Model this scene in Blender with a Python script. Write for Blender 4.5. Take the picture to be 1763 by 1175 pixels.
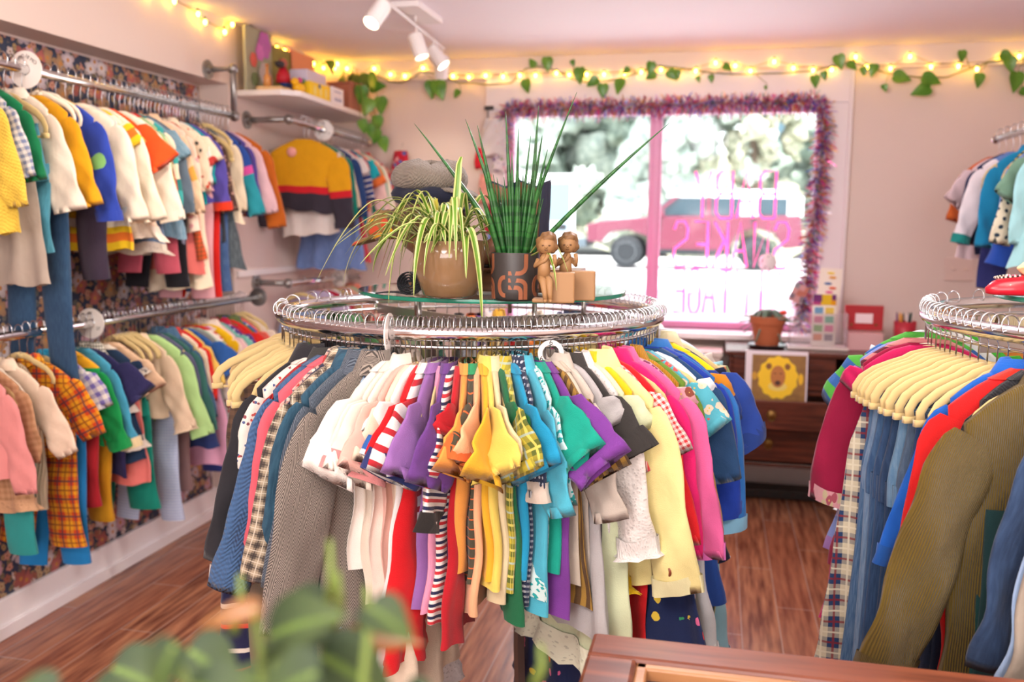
import bpy, math, random
import numpy as np
from mathutils import Vector, Matrix
for o in list(bpy.data.objects): bpy.data.objects.remove(o)
S = bpy.context.scene
COL = S.collection
PI = math.pi
# ---------------------------------------------------------------- camera
W_, H_, F_ = 1763, 1175, 1568.0
PITCH, YAW, ROLL = math.radians(-7.4), math.radians(12.6), math.radians(0.5)
CAM = Vector((0, 0, 1.5))
fw = Vector((-math.sin(YAW)*math.cos(PITCH), math.cos(YAW)*math.cos(PITCH), math.sin(PITCH)))
rt = Vector((math.cos(YAW), math.sin(YAW), 0)); up = rt.cross(fw)
r2 = rt*math.cos(ROLL)+up*math.sin(ROLL); u2 = up*math.cos(ROLL)-rt*math.sin(ROLL)
def at(px, py, ax, v):
    """point of the room seen at a photo pixel on the plane axis=v (used to measure places)"""
    d = fw + r2*((px-W_/2)/F_) + u2*((H_/2-py)/F_)
    return CAM + d*((v-CAM[ax])/d[ax])
cd = bpy.data.cameras.new('camera'); cam = bpy.data.objects.new('camera', cd); COL.objects.link(cam)
cam.matrix_world = Matrix(((r2.x, u2.x, -fw.x, 0), (r2.y, u2.y, -fw.y, 0), (r2.z, u2.z, -fw.z, 1.5), (0, 0, 0, 1)))
cd.sensor_width = 36; cd.lens = 36*F_/W_; cd.clip_start = 0.05; cd.clip_end = 300
cd.dof.use_dof = True; cd.dof.focus_distance = 1.72; cd.dof.aperture_fstop = 3.2
S.camera = cam
# ---------------------------------------------------------------- light and exposure
S.view_settings.view_transform = 'Standard'; S.view_settings.look = 'None'
S.view_settings.exposure = 0.38; S.view_settings.gamma = 1.0
wd = bpy.data.worlds.new('sky'); S.world = wd; wd.use_nodes = True
bg = wd.node_tree.nodes['Background']; bg.inputs[0].default_value = (0.86, 0.94, 1.0, 1); bg.inputs[1].default_value = 3.6
def lamp(name, kind, loc, energy, color, target=None, **kw):
    l = bpy.data.lights.new(name, kind); l.energy = energy; l.color = color
    for k, v in kw.items(): setattr(l, k, v)
    o = bpy.data.objects.new(name, l); COL.objects.link(o); o.location = loc
    if target is not None: o.rotation_euler = (Vector(target)-Vector(loc)).to_track_quat('-Z', 'Y').to_euler()
    return o
lamp('sun', 'SUN', (3, 4, 14), 8.0, (1, .97, .92), (0, 8, 0), angle=.03)
WARM = (1, .93, .85)
lamp('added_overhead_fill', 'AREA', (-.9, -.1, 2.42), 18, WARM, (-.9, -.1, 0), shape='RECTANGLE', size=1.3, size_y=.7)  # unseen area fills added overhead to brighten the room
lamp('added_overhead_fill', 'AREA', (.7, .9, 2.42), 15, WARM, (.7, .9, 0), shape='RECTANGLE', size=1.2, size_y=.6)
lamp('added_point_fill', 'POINT', (-.1, 2.75, 2.2), 34, (1, .97, .99), None, shadow_soft_size=.16)  # unseen point fills added to lift the ceiling brightness
lamp('added_point_fill', 'POINT', (-.6, .2, 2.05), 18, (1, .94, .9), None, shadow_soft_size=.16)
lamp('added_rear_fill', 'AREA', (-.2, -2.3, 1.6), 85, (1, .96, .95), (-.4, 2, 1.4), shape='RECTANGLE', size=3.0, size_y=1.6)  # added soft fill behind the camera, no window stands there
# ---------------------------------------------------------------- colours and node helpers
def hexc(h):
    h = h.lstrip('#'); c = [int(h[i:i+2], 16)/255 for i in (0, 2, 4)]
    return tuple((x/12.92 if x <= .04045 else ((x+.055)/1.055)**2.4) for x in c)+(1.0,)
class X:
    """a socket with arithmetic"""
    def __init__(s, nt, k): s.nt = nt; s.k = k
    def op(s, o, *a, **kw):
        n = s.nt.nodes.new('ShaderNodeMath'); n.operation = o
        for i, v in enumerate((s,)+a):
            if isinstance(v, X): s.nt.links.new(v.k, n.inputs[i])
            else: n.inputs[i].default_value = v
        return X(s.nt, n.outputs[0])
    def __add__(s, b): return s.op('ADD', b)
    def __sub__(s, b): return s.op('SUBTRACT', b)
    def __mul__(s, b): return s.op('MULTIPLY', b)
    def __lt__(s, b): return s.op('LESS_THAN', b)
    def __gt__(s, b): return s.op('GREATER_THAN', b)
    def fr(s): return s.op('FRACT')
    def sin(s): return s.op('SINE')
    def abs(s): return s.op('ABSOLUTE')
class MT:
    def __init__(s, name, rough=.5, metal=0, coat=0, sheen=0, **kw):
        s.m = bpy.data.materials.new(name); s.m.use_nodes = True; s.nt = s.m.node_tree
        s.b = s.nt.nodes['Principled BSDF']; b = s.b.inputs
        b['Roughness'].default_value = rough; b['Metallic'].default_value = metal
        b['Coat Weight'].default_value = coat; b['Sheen Weight'].default_value = sheen
        for k, v in kw.items(): b[k.replace('_', ' ')].default_value = v
    def coords(s, kind='UV', scale=1.0):
        t = s.nt.nodes.new('ShaderNodeTexCoord'); sp = s.nt.nodes.new('ShaderNodeSeparateXYZ')
        s.nt.links.new(t.outputs[kind], sp.inputs[0])
        return [X(s.nt, sp.outputs[i]) for i in range(3)]
    def vec(s, x, y, z=0.0):
        n = s.nt.nodes.new('ShaderNodeCombineXYZ')
        for i, v in enumerate((x, y, z)):
            if isinstance(v, X): s.nt.links.new(v.k, n.inputs[i])
            else: n.inputs[i].default_value = v
        return X(s.nt, n.outputs[0])
    def noise(s, vec, scale, detail=2, out=0):
        n = s.nt.nodes.new('ShaderNodeTexNoise'); n.inputs['Scale'].default_value = scale; n.inputs['Detail'].default_value = detail
        s.nt.links.new(vec.k, n.inputs['Vector']); return X(s.nt, n.outputs[out])
    def voro(s, vec, scale=1.0, rnd=1.0):
        n = s.nt.nodes.new('ShaderNodeTexVoronoi'); n.inputs['Scale'].default_value = scale; n.inputs['Randomness'].default_value = rnd
        s.nt.links.new(vec.k, n.inputs['Vector']); return [X(s.nt, n.outputs[i]) for i in (0, 1, 2)]
    def mix(s, f, a, b):
        n = s.nt.nodes.new('ShaderNodeMix'); n.data_type = 'RGBA'
        for i, v in ((0, f), (6, a), (7, b)):
            if isinstance(v, X): s.nt.links.new(v.k, n.inputs[i])
            else: n.inputs[i].default_value = v
        return X(s.nt, n.outputs[2])
    def sep(s, v):
        sp = s.nt.nodes.new('ShaderNodeSeparateXYZ'); s.nt.links.new(v.k, sp.inputs[0]); return [X(s.nt, sp.outputs[i]) for i in range(3)]
    def pick(s, f, cols):
        r = s.nt.nodes.new('ShaderNodeValToRGB'); r.color_ramp.interpolation = 'CONSTANT'
        e = r.color_ramp.elements
        while len(e) < len(cols): e.new(.5)
        for i, c in enumerate(cols): e[i].position = i/len(cols); e[i].color = hexc(c)
        s.nt.links.new(f.k, r.inputs[0]); return X(s.nt, r.outputs[0])
    def color(s, c):
        if isinstance(c, X): s.nt.links.new(c.k, s.b.inputs['Base Color'])
        else: s.b.inputs['Base Color'].default_value = hexc(c) if isinstance(c, str) else c
        return s
    def bump(s, h, dist=.002, strength=.6):
        n = s.nt.nodes.new('ShaderNodeBump'); n.inputs['Distance'].default_value = dist; n.inputs['Strength'].default_value = strength
        s.nt.links.new(h.k, n.inputs['Height']); s.nt.links.new(n.outputs[0], s.b.inputs['Normal']); return s
CACHE = {}
def plain(name, c, rough=.5, metal=0, **kw):
    key = (name, c, rough, metal)
    if key not in CACHE: CACHE[key] = MT(name, rough, metal, **kw).color(c).m
    return CACHE[key]
def glow(name, c, power):
    m = MT(name, .5).color(c); m.b.inputs['Emission Color'].default_value = hexc(c); m.b.inputs['Emission Strength'].default_value = power
    return m.m
def wood(name, c1, c2, scale=6, rough=.35, axis=1, kind='Object'):
    m = MT(name, rough); c = m.coords(kind); st = [9.0, 9.0, 9.0]; st[axis] = .8
    v = m.vec(c[0]*st[0], c[1]*st[1], c[2]*st[2]); n = m.noise(v, scale, 6)
    m.color(m.mix((n-.32)*2.4, hexc(c1), hexc(c2))); m.bump(n, .001, .3); return m.m
def cloth(pat, cols):
    cols = cols.split(','); key = (pat, tuple(cols))
    if key in CACHE: return CACHE[key]
    p = pat.split(':'); k = p[0]; q = [float(x) for x in p[1:]]
    m = MT('cloth_'+k, .85, sheen=.15); m.b.inputs['Specular IOR Level'].default_value = .25
    u, v, _ = m.coords('UV'); uv = m.vec(u, v); n = m.noise(uv, 22, 3)
    C = [hexc(c) for c in cols]; base = C[0]; weave = m.noise(uv, 500, 1); h = None
    if k == 'hs': base = m.mix((v*(1/q[0])).fr() < q[1], C[0], C[1])
    elif k == 'ms':
        f = (v*(1/q[0])).fr(); th = q[2] if len(q) > 2 else .13; base = m.mix((f-.2).abs() < th, C[1] if len(q) > 2 else C[1], C[0]); base = m.mix(((f-.65).abs()) < th, base, C[-1])
    elif k == 'vs': base = m.mix((u*(1/q[0])).fr() < q[1], C[0], C[1])
    elif k == 'hem':                                            # a differently coloured band below height q0
        base = m.mix(v < -q[0], C[0], C[1])
        if len(C) > 2: base = m.mix((v+q[0]).abs() < .018, base, C[2])
    elif k == 'yoke': base = m.mix(v > -q[0], C[0], C[1])
    elif k == 'plaid':
        a = (u*(1/q[0])).fr(); b = (v*(1/q[0])).fr()
        base = m.mix(((a < .5)+(b < .5))*.5, C[0], C[1])
        if len(C) > 2: base = m.mix(((a-.25).abs() < .05).op('MAXIMUM', (b-.25).abs() < .05)*.8, base, C[2])
        if len(C) > 3: base = m.mix(((a-.75).abs() < .04).op('MAXIMUM', (b-.75).abs() < .04)*.8, base, C[3])
    elif k == 'dots':
        a = (u*(1/q[0])).fr()-.5; b = (v*(1/q[0])).fr()-.5; base = m.mix((a*a+b*b) < q[1]**2, C[0], C[1])
    elif k in ('floral', 'speck'):
        d, c, po = m.voro(uv, 1/q[0]); r, g, bb = m.sep(c)
        rest = cols[1:]; base = m.mix(((d+(m.noise(uv, 2.2/q[0], 2)-.5)*.35) < (.42 if k == 'floral' else .3))*(g < (.85 if k == 'floral' else .5)), C[0], m.pick(r, rest))
        if k == 'floral': base = m.mix((d < .1), base, hexc('E8C860'))
    elif k == 'herr':
        z = ((u*(1/q[0])).fr()-.5).abs()*2; f = ((v*(1/q[1]))+z*4).fr(); base = m.mix(f < .5, C[0], C[1])
    elif k == 'cord': h = (u*(2*PI/q[0])).sin(); base = m.mix(h*.25+.25, C[0], tuple(x*.62 for x in C[0][:3])+(1,))
    elif k == 'knit': h = (u*(2*PI/q[0])).sin()*((v*(2*PI/q[0])+(u*(PI/q[0])).sin()*1.2).sin())
    elif k == 'denim':
        s = m.noise(m.vec(u*60, v*9), 3, 4); base = m.mix((s-.4)*2.2, C[0], C[-1] if len(C) > 1 else tuple(min(1, x*1.7+.02) for x in C[0][:3])+(1,))
    elif k == 'lace':
        d, c, po = m.voro(uv, 160); h = d; base = m.mix(d < .25, C[0], tuple(x*.72 for x in C[0][:3])+(1,))
    elif k == 'glit':
        d, c, po = m.voro(uv, 170); r, g, bb = m.sep(c); base = m.mix(r > .72, C[0], C[1])
    elif k == 'patch':
        a = (u*(1/q[0])); b = (v*(1/q[0])); d, c, po = m.voro(m.vec(a, b), 1, .3); r, g, bb = m.sep(c); base = m.pick(r, cols)
    fade = (n-.5)*.14+.84
    mm = m.nt.nodes.new('ShaderNodeVectorMath'); mm.operation = 'SCALE'
    if isinstance(base, X): m.nt.links.new(base.k, mm.inputs[0])
    else: mm.inputs[0].default_value = base[:3]
    m.nt.links.new(fade.k, mm.inputs['Scale']); m.color(X(m.nt, mm.outputs[0]))
    wr = m.noise(m.vec(u+m.noise(uv, 7, 2)*.12, v*.6), 16, 3)      # soft creases under the weave
    if h is not None: m.bump(h*.5+wr*2.2, .0035, .7)
    else: m.bump(weave*.12+wr, .008, .6)
    CACHE[key] = m.m; return m.m
chrome = MT('chrome', .13, 1.0).color('D8D8DA').m
wire = MT('hanger_wire', .22, 1.0).color('C9CBCE').m
steel = MT('brushed_steel', .3, 1.0).color('B9B6B2').m
galv = MT('galvanised_pipe', .38, .9).color('9C9A98').m
velvet = plain('beige_velvet', 'CDB47C', .9, sheen=.3)
velvet_w = plain('cream_plastic', 'EFE3CF', .5)
white_paint = plain('white_paint', 'EDE6E4', .45)
# ---------------------------------------------------------------- mesh builder
class MB:
    def __init__(s): s.v = []; s.f = []; s.uv = []; s.n = 0
    def grid(s, P, UV=None, closed=True, caps=(False, False)):
        """P: (m,n,3) rings"""
        P = np.asarray(P, float); m, n = P.shape[:2]
        if UV is None:
            UV = np.zeros((m, n, 2)); UV[..., 0] = P[..., 0]+P[..., 1]; UV[..., 1] = P[..., 2]
        b = s.n; s.v.append(P.reshape(-1, 3)); s.uv.append(np.asarray(UV).reshape(-1, 2)); s.n += m*n
        nn = n if closed else n-1
        i, j = np.meshgrid(np.arange(m-1), np.arange(nn), indexing='ij'); j2 = (j+1) % n
        s.f += np.stack([b+i*n+j, b+i*n+j2, b+(i+1)*n+j2, b+(i+1)*n+j], -1).reshape(-1, 4).tolist()
        if caps[0]: s.f.append([b+k for k in range(n)][::-1])
        if caps[1]: s.f.append([b+(m-1)*n+k for k in range(n)])
        return s
    def raw(s, V, Fc, uv=None):
        V = np.asarray(V, float); b = s.n; s.v.append(V)
        s.uv.append(np.asarray(uv, float) if uv is not None else V[:, [0, 2]]); s.n += len(V)
        s.f += [[b+i for i in f] for f in Fc]; return s
    def box(s, c, d, rz=0.0, M=None):
        x, y, z = [q/2 for q in d]
        V = np.array([(a*x, b*y, e*z) for a in (-1, 1) for b in (-1, 1) for e in (-1, 1)])
        if rz: R = np.array(Matrix.Rotation(rz, 3, 'Z')); V = V@R.T
        if M is not None: V = V@np.array(M).T
        return s.raw(V+np.array(c), [(0, 1, 3, 2), (4, 6, 7, 5), (0, 4, 5, 1), (2, 3, 7, 6), (0, 2, 6, 4), (1, 5, 7, 3)])
    def lathe(s, prof, c=(0, 0, 0), n=32, caps=(True, True), sx=1, sy=1):
        a = np.linspace(0, 2*PI, n, endpoint=False)
        P = np.array([[(r*math.cos(t)*sx+c[0], r*math.sin(t)*sy+c[1], z+c[2]) for t in a] for r, z in prof])
        UV = np.array([[(t*r, z) for t in a] for r, z in prof]); return s.grid(P, UV, True, caps)
    def tube(s, path, r, n=8, r2=None, caps=True, up=(0, 0, 1), closed=False):
        """r along the binormal, r2 along up-ish normal"""
        P = np.asarray([tuple(p) for p in path], float); m = len(P)
        if closed: T = np.roll(P, -1, 0)-np.roll(P, 1, 0)
        else: T = np.gradient(P, axis=0)
        T /= np.linalg.norm(T, axis=1)[:, None]+1e-12
        R = np.broadcast_to(np.asarray(r, float), (m,)); R2 = R if r2 is None else np.broadcast_to(np.asarray(r2, float), (m,))
        ref = np.array(up, float); a = np.linspace(0, 2*PI, n, endpoint=False); rings = []
        b = np.cross(T[0], ref)
        if np.linalg.norm(b) < 1e-3: b = np.cross(T[0], (1, .1, 0))
        for i in range(m):
            b = b-T[i]*(b@T[i]); nb = np.linalg.norm(b); b = b/nb if nb > 1e-6 else np.cross(T[i], (1, .1, 0))
            nn = np.cross(b, T[i]); rings.append(P[i]+np.outer(np.cos(a), b)*R[i]+np.outer(np.sin(a), nn)*R2[i])
        if closed: rings.append(rings[0])
        L = np.r_[0, np.cumsum(np.linalg.norm(np.diff(np.array(rings).mean(1), axis=0), axis=1))]
        UV = np.zeros((len(rings), n, 2)); UV[..., 0] = a[None, :]*R.mean(); UV[..., 1] = L[:, None]
        return s.grid(rings, UV, True, (caps and not closed, caps and not closed))
    def torus(s, c, R, r, n=64, k=10, axis='z', r2=None):
        t = np.linspace(0, 2*PI, n, endpoint=False)
        if axis == 'z': P = [(c[0]+R*math.cos(q), c[1]+R*math.sin(q), c[2]) for q in t]
        elif axis == 'y': P = [(c[0]+R*math.cos(q), c[1], c[2]+R*math.sin(q)) for q in t]
        else: P = [(c[0], c[1]+R*math.cos(q), c[2]+R*math.sin(q)) for q in t]
        return s.tube(P, r, k, r2, closed=True, up={'z': (0, 0, 1), 'y': (0, 1, 0), 'x': (1, 0, 0)}[axis])
    def ball(s, c, r, n=16, sc=(1, 1, 1), noise=0, seed=0):
        rs = np.random.RandomState(seed); th = np.linspace(0.001, PI-.001, n); ph = np.linspace(0, 2*PI, 2*n, endpoint=False)
        T, Q = np.meshgrid(th, ph, indexing='ij'); R = np.ones_like(T)
        if noise:
            for _ in range(10):
                d = rs.randn(3); d /= np.linalg.norm(d); k = rs.uniform(2, 7); ph0 = rs.uniform(0, 6)
                R += noise/3*np.sin(k*(np.sin(T)*np.cos(Q)*d[0]+np.sin(T)*np.sin(Q)*d[1]+np.cos(T)*d[2])*1.6+ph0)
        P = np.stack([np.sin(T)*np.cos(Q)*sc[0], np.sin(T)*np.sin(Q)*sc[1], np.cos(T)*sc[2]], -1)*(R*r)[..., None]+np.array(c)
        return s.grid(P, np.stack([Q*r, T*r], -1), True, (True, True))
    def prism(s, pts, y0, y1, plane='xz', c=(0, 0, 0)):
        n = len(pts); V = []
        for y in (y0, y1):
            for a, b in pts: V.append((a, y, b) if plane == 'xz' else ((a, b, y) if plane == 'xy' else (y, a, b)))
        V = np.array(V)+np.array(c)
        return s.raw(V, [list(range(n))[::-1], list(range(n, 2*n))]+[[i, (i+1) % n, n+(i+1) % n, n+i] for i in range(n)],
                     uv=[(a, b) for _ in (0, 1) for a, b in pts])
    def build(s, name, mat, parent=None, smooth=True, bevel=0, loc=None, flat_angle=None):
        me = bpy.data.meshes.new(name); V = np.concatenate(s.v); me.from_pydata(V.tolist(), [], s.f)
        uv = np.concatenate(s.uv); lay = me.uv_layers.new(name='UVMap'); idx = np.zeros(len(me.loops), 'i'); me.loops.foreach_get('vertex_index', idx)
        lay.data.foreach_set('uv', uv[idx].astype('f').ravel())
        me.materials.append(mat); o = bpy.data.objects.new(name, me); COL.objects.link(o)
        if smooth: me.polygons.foreach_set('use_smooth', [True]*len(me.polygons))
        if smooth and flat_angle: me.set_sharp_from_angle(angle=math.radians(flat_angle))
        if bevel:
            b = o.modifiers.new('bevel', 'BEVEL'); b.width = bevel; b.segments = 2; b.limit_method = 'ANGLE'
        if loc is not None: o.location = loc
        if parent is not None: o.parent = parent
        me.update(); return o
def tag(o, label=None, cat=None, group=None, kind=None):
    for k, v in (('label', label), ('category', cat), ('group', group), ('kind', kind)):
        if v: o[k] = v
    return o
def thing(name, label, cat, loc=(0, 0, 0), rz=0.0, group=None):
    o = bpy.data.objects.new(name, None); COL.objects.link(o); o.location = loc; o.rotation_euler = (0, 0, rz)
    o.empty_display_size = .05; return tag(o, label, cat, group)
def copy_tree(o, parent=None):
    c = o.copy(); COL.objects.link(c)
    if parent is not None: c.parent = parent
    for ch in o.children: copy_tree(ch, c)
    return c
def struct(name, mb, mat, **kw): return tag(mb.build(name, mat, smooth=False, **kw), kind='structure')
def lettering(name, body, size, mat, parent, loc, rot, extrude=.0006, align='CENTER'):
    cu = bpy.data.curves.new(name, 'FONT'); cu.body = body; cu.size = size; cu.align_x = align; cu.align_y = 'CENTER'; cu.extrude = extrude
    cu.materials.append(mat); o = bpy.data.objects.new(name, cu); COL.objects.link(o)
    bpy.context.view_layer.update(); me = bpy.data.meshes.new_from_object(o); q = bpy.data.objects.new(name, me); COL.objects.link(q); bpy.data.objects.remove(o)
    q.location = loc; q.rotation_euler = rot; q.parent = parent; return q
# ================================================================ ROOM
BY, XW, XB, XR, ZC = 5.33, -2.48, -2.33, 1.66, 2.45
fm = MT('plank_floor', .27); c = fm.coords('Object')
row = (c[0]*(1/.14)).op('FLOOR'); off = row*.37; seg = (c[1]*(1/1.1)+off)
rn = fm.noise(fm.vec(row*3.17, seg.op('FLOOR')*5.3), 1, 0)
gr = fm.noise(fm.vec(c[0]*14, c[1]*1.1+row*7), 3.2, 6)
base = fm.mix((gr-.35)*2.6, hexc('66382A'), hexc('C48662')); base = fm.mix((rn-.35)*1.5, base, hexc('96543E'))
gap = ((c[0]*(1/.14)).fr()-.5).abs() > .487; gap2 = (seg.fr()-.5).abs() > .498
base = fm.mix(gap.op('MAXIMUM', gap2)*.6, base, hexc('B9A49A')); fm.color(base); fm.bump(gr, .0008, .3)
struct('floor', MB().box((-.45, 1.4, -.05), (5.0, 8.6, .1)), fm.m)
wallm = MT('warm_white_wall', .6); c = wallm.coords('Object'); n = wallm.noise(wallm.vec(c[0], c[1], c[2]), 1.5, 3)
wallm.color(wallm.mix(n, hexc('D8C4BA'), hexc('DECCC3'))); wallm = wallm.m
ceilm = plain('ceiling_paint', 'FBF3F8', .7)
struct('ceiling', MB().box((-.45, 1.4, ZC+.04), (5.0, 8.6, .08)), ceilm)
# window wall with its opening
wx0, wx1, wz0, wz1 = -1.24, .55, .90, 2.16
mb = MB(); T = .14
mb.box(((wx0-2.9)/2, BY+T/2, ZC/2), (wx0+2.9, T, ZC)); mb.box(((wx1+2.1)/2, BY+T/2, ZC/2), (2.1-wx1, T, ZC))
mb.box(((wx0+wx1)/2, BY+T/2, wz0/2), (wx1-wx0, T, wz0)); mb.box(((wx0+wx1)/2, BY+T/2, (ZC+wz1)/2), (wx1-wx0, T, ZC-wz1))
struct('wall_back', mb, wallm)
struct('wall_right', MB().box((XR+.06, 1.4, ZC/2), (.12, 8.2, ZC)), wallm)
struct('wall_front', MB().box((-.45, -2.75, ZC/2), (5, .1, ZC)), wallm)
mb = MB(); mb.box((-2.55, 1.4, ZC/2), (.14, 8.2, ZC)); mb.box(((XB+XW)/2, .75, (ZC+2.15)/2), (XB-XW, 6.7, ZC-2.15))
mb.box(((XB+XW)/2, 4.73, ZC/2), (XB-XW, 1.26, ZC)); struct('wall_left', mb, wallm)
# flowered wallpaper in the recess
wp = MT('flower_wallpaper', .7); c = wp.coords('Object'); a, b = c[1]*13.0, c[2]*13.0
def flowers(base, a, b, petals, size, cols, centre, dens):
    d, col, pos = wp.voro(wp.vec(a, b)); px, py, _ = wp.sep(pos); r1, g1, b1 = wp.sep(col)
    dx, dy = a-px, b-py; r = (dx*dx+dy*dy).op('SQRT'); an = dy.op('ARCTAN2', dx)
    rad = ((an*petals+r1*6).sin().abs()*.4+.6)*size
    base = wp.mix((r < rad)*(g1 < dens), base, wp.mix(r*1.2, wp.pick(r1, cols), hexc('70483F')))
    return wp.mix((r < size*.22)*(g1 < dens), base, hexc(centre))
bs = wp.mix(wp.noise(wp.vec(a, b), 3, 3), hexc('161E33'), hexc('2E3A55'))
bs = flowers(bs, a*2.3+3.1, b*2.3, 1.0, .42, ['6F6A4B', 'A98C5C', '4E5F5C', 'B5805F'], '5A4334', .8)
bs = flowers(bs, a*1.7+9.1, b*1.7+5, 2.5, .42, ['B79C74', 'D7C6C0', '9C5A48', 'C98F7C'], '7A4B2E', .6)
bs = flowers(bs, a, b, 2.5, .5, ['CFC3CC', 'B5605A', 'C9A0B0', 'A8845E', 'D5CCCF', 'A0504A'], 'B77A3C', .72)
wp.color(bs)
struct('wall_recess', MB().box((XW+.002, 1.45, 1.14), (.008, 5.26, 2.0)), wp.m)
struct('baseboard_left', MB().box((XW+.012, .7, .07), (.024, 6.8, .14)).box((XW+.02, .7, .025), (.04, 6.8, .05)), white_paint, bevel=.004)
struct('baseboard_back', MB().box((-.4, BY-.01, .10), (4.1, .022, .19)), white_paint, bevel=.004)
struct('trim_1', MB().box((-.35, BY-.02, ZC-.05), (4.0, .04, .10)).box((-.35, BY-.03, ZC-.11), (4.0, .02, .015)), plain('trim_paint', 'E6D3C6', .5), bevel=.004)
struct('trim_2', MB().box((XB+.008, 4.72, 1.235), (.02, 1.2, .03)), white_paint)
tp = plain('window_trim', 'E4DADA', .5)
mb = MB(); cw = .115
mb.box((wx0-cw/2, BY-.012, (wz0+wz1)/2), (cw, .028, wz1-wz0+.0)); mb.box((wx1+cw/2, BY-.012, (wz0+wz1)/2), (cw, .028, wz1-wz0))
mb.box(((wx0+wx1)/2, BY-.014, wz1+.09), (wx1-wx0+2*cw, .032, .18)); mb.box((wx1+cw+.01, BY-.02, 1.25), (.02, .04, 2.3))
struct('trim_3', mb, tp, bevel=.003)
struct('trim_4', MB().box(((wx0+wx1)/2, BY-.06, wz0-.015), (wx1-wx0+.16, .30, .03)), plain('sill_paint', 'F3EEEE', .35), bevel=.004)
win = thing('window_1', None, None, ((wx0+wx1)/2, BY+.07, wz0)); tag(win, kind='structure')
fr = plain('window_frame_neon_tint', 'DC8FB8', .35); hw_, hh = (wx1-wx0)/2, wz1-wz0  # pink of the neon glow put into the frame colour
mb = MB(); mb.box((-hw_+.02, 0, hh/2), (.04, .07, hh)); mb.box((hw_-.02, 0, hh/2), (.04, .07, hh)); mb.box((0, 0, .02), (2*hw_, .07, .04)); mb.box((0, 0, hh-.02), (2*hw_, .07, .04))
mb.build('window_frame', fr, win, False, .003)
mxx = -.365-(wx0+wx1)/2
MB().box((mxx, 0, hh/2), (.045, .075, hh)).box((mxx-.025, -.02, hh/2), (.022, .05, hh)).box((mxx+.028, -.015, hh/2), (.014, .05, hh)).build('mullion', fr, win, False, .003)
def clear_pane(name, tint, refl):
    m = MT(name, .02); nt = m.nt; tr = nt.nodes.new('ShaderNodeBsdfTransparent'); tr.inputs[0].default_value = hexc(tint); g = nt.nodes.new('ShaderNodeBsdfGlossy'); g.inputs['Roughness'].default_value = .02
    mx = nt.nodes.new('ShaderNodeMixShader'); lw = nt.nodes.new('ShaderNodeLayerWeight'); lw.inputs[0].default_value = refl; nt.links.new(lw.outputs['Fresnel'], mx.inputs[0])
    nt.links.new(tr.outputs[0], mx.inputs[1]); nt.links.new(g.outputs[0], mx.inputs[2]); nt.links.new(mx.outputs[0], nt.nodes['Material Output'].inputs[0]); return m.m
gl = clear_pane('window_glass', 'FFFFFF', .12)
for n_, xa, xb in (('pane', -hw_+.04, mxx-.03), ('pane', mxx+.03, hw_-.04)):
    MB().box(((xa+xb)/2, 0, hh/2), (xb-xa, .004, hh-.08)).build(n_, gl, win, False)
# ================================================================ OUTDOORS
asph = MT('pale_street', .9); c = asph.coords('Object'); asph.color(asph.mix(asph.noise(asph.vec(c[0], c[1]), .8, 4), hexc('C9C7C5'), hexc('DEDCDA'))); asph = asph.m
struct('ground', MB().box((0, 30, -.02), (120, 49, .04)).raw([(-60, 9, .0), (60, 9, .0), (60, 16, .42), (-60, 16, .42), (60, 60, .45), (-60, 60, .45)], [(0, 1, 2, 3), (3, 2, 4, 5)]), asph)
struct('trim_5', MB().box((-3, 11.5, .35), (16, .3, .7)), plain('pinkish_block', 'A996A0', .8), bevel=.02)
def leafmat(name, c1, c2):
    m = MT(name, .8); c = m.coords('Object'); m.color(m.mix((m.noise(m.vec(c[0], c[1], c[2]), 4, 8)-.38)*4, hexc(c1), hexc(c2))); return m.m
lm = [leafmat('foliage_dark', '75857A', 'AAB6A8'), leafmat('foliage_grey', '93A098', 'C3CBC0'), leafmat('foliage_gold', '90937C', 'BDB9A2')]  # washed-out glare and haze put into the leaf colours
barkm = plain('bark', '6B5A4C', .9)
tid = 0
for (x, y, h, w, k, lab) in [(-7.5, 34, 6.5, 3.2, 1, 'grey-green tree on the slope behind the white van'), (-4.2, 36, 7.5, 3.0, 0, 'dark green tree at the left of the window mullion'),
        (-1.3, 32, 6.0, 2.6, 1, 'pale misty tree just left of the window mullion'), (1.0, 31, 7.0, 1.7, 2, 'golden-leaved tree just right of the window mullion'),
        (3.6, 36, 4.6, 2.6, 0, 'low green tree behind the middle of the red car'), (6.6, 33, 5.5, 2.4, 1, 'grey-green tree behind the rear of the red car'),
        (-11, 38, 8.5, 3.6, 1, 'tall pale tree furthest left outside the window')]:
    t = thing('tree', lab, 'tree', (x, y, .44)); rs = np.random.RandomState(tid); tid += 1
    mb = MB()
    for q in range(34): mb.ball((rs.uniform(-.9, .9)*w, rs.uniform(-.6, .6)*w, h*.22+rs.uniform(.0, .75)*h), w*rs.uniform(.14, .34), 10, noise=.4, seed=q+tid*10)
    mb.build('crown', lm[k], t); MB().tube([(0, 0, 0), (.1, 0, h*.3), (0, .1, h*.6)], [.22, .17, .1], 10).build('trunk', barkm, t)
bank = MB(); ys = np.linspace(30, 48, 10); xs = np.linspace(-30, 30, 50)
bank.grid([[(x, y, .44+max(0, (y-30))*.27+.5*math.sin(x*.9+y)*.6+.3*math.sin(x*2.3)) for x in xs] for y in ys], None, False)
tag(bank.build('hillside', leafmat('hillside_scrub', '7C8270', 'B3AE9B')), kind='structure')
bh = thing('house', 'white house on the hill behind the red car', 'house', (3.6, 41, 2.8))
MB().box((0, 0, 2.2), (6.0, 4, 4.4)).build('wall', plain('white_siding', 'ECECEC', .7), bh, False)
MB().prism([(-3.3, 4.3), (3.3, 4.3), (0, 6.0)], -2.3, 2.3).build('roof', plain('grey_roof', '8A8C90', .8), bh, False)
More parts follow.
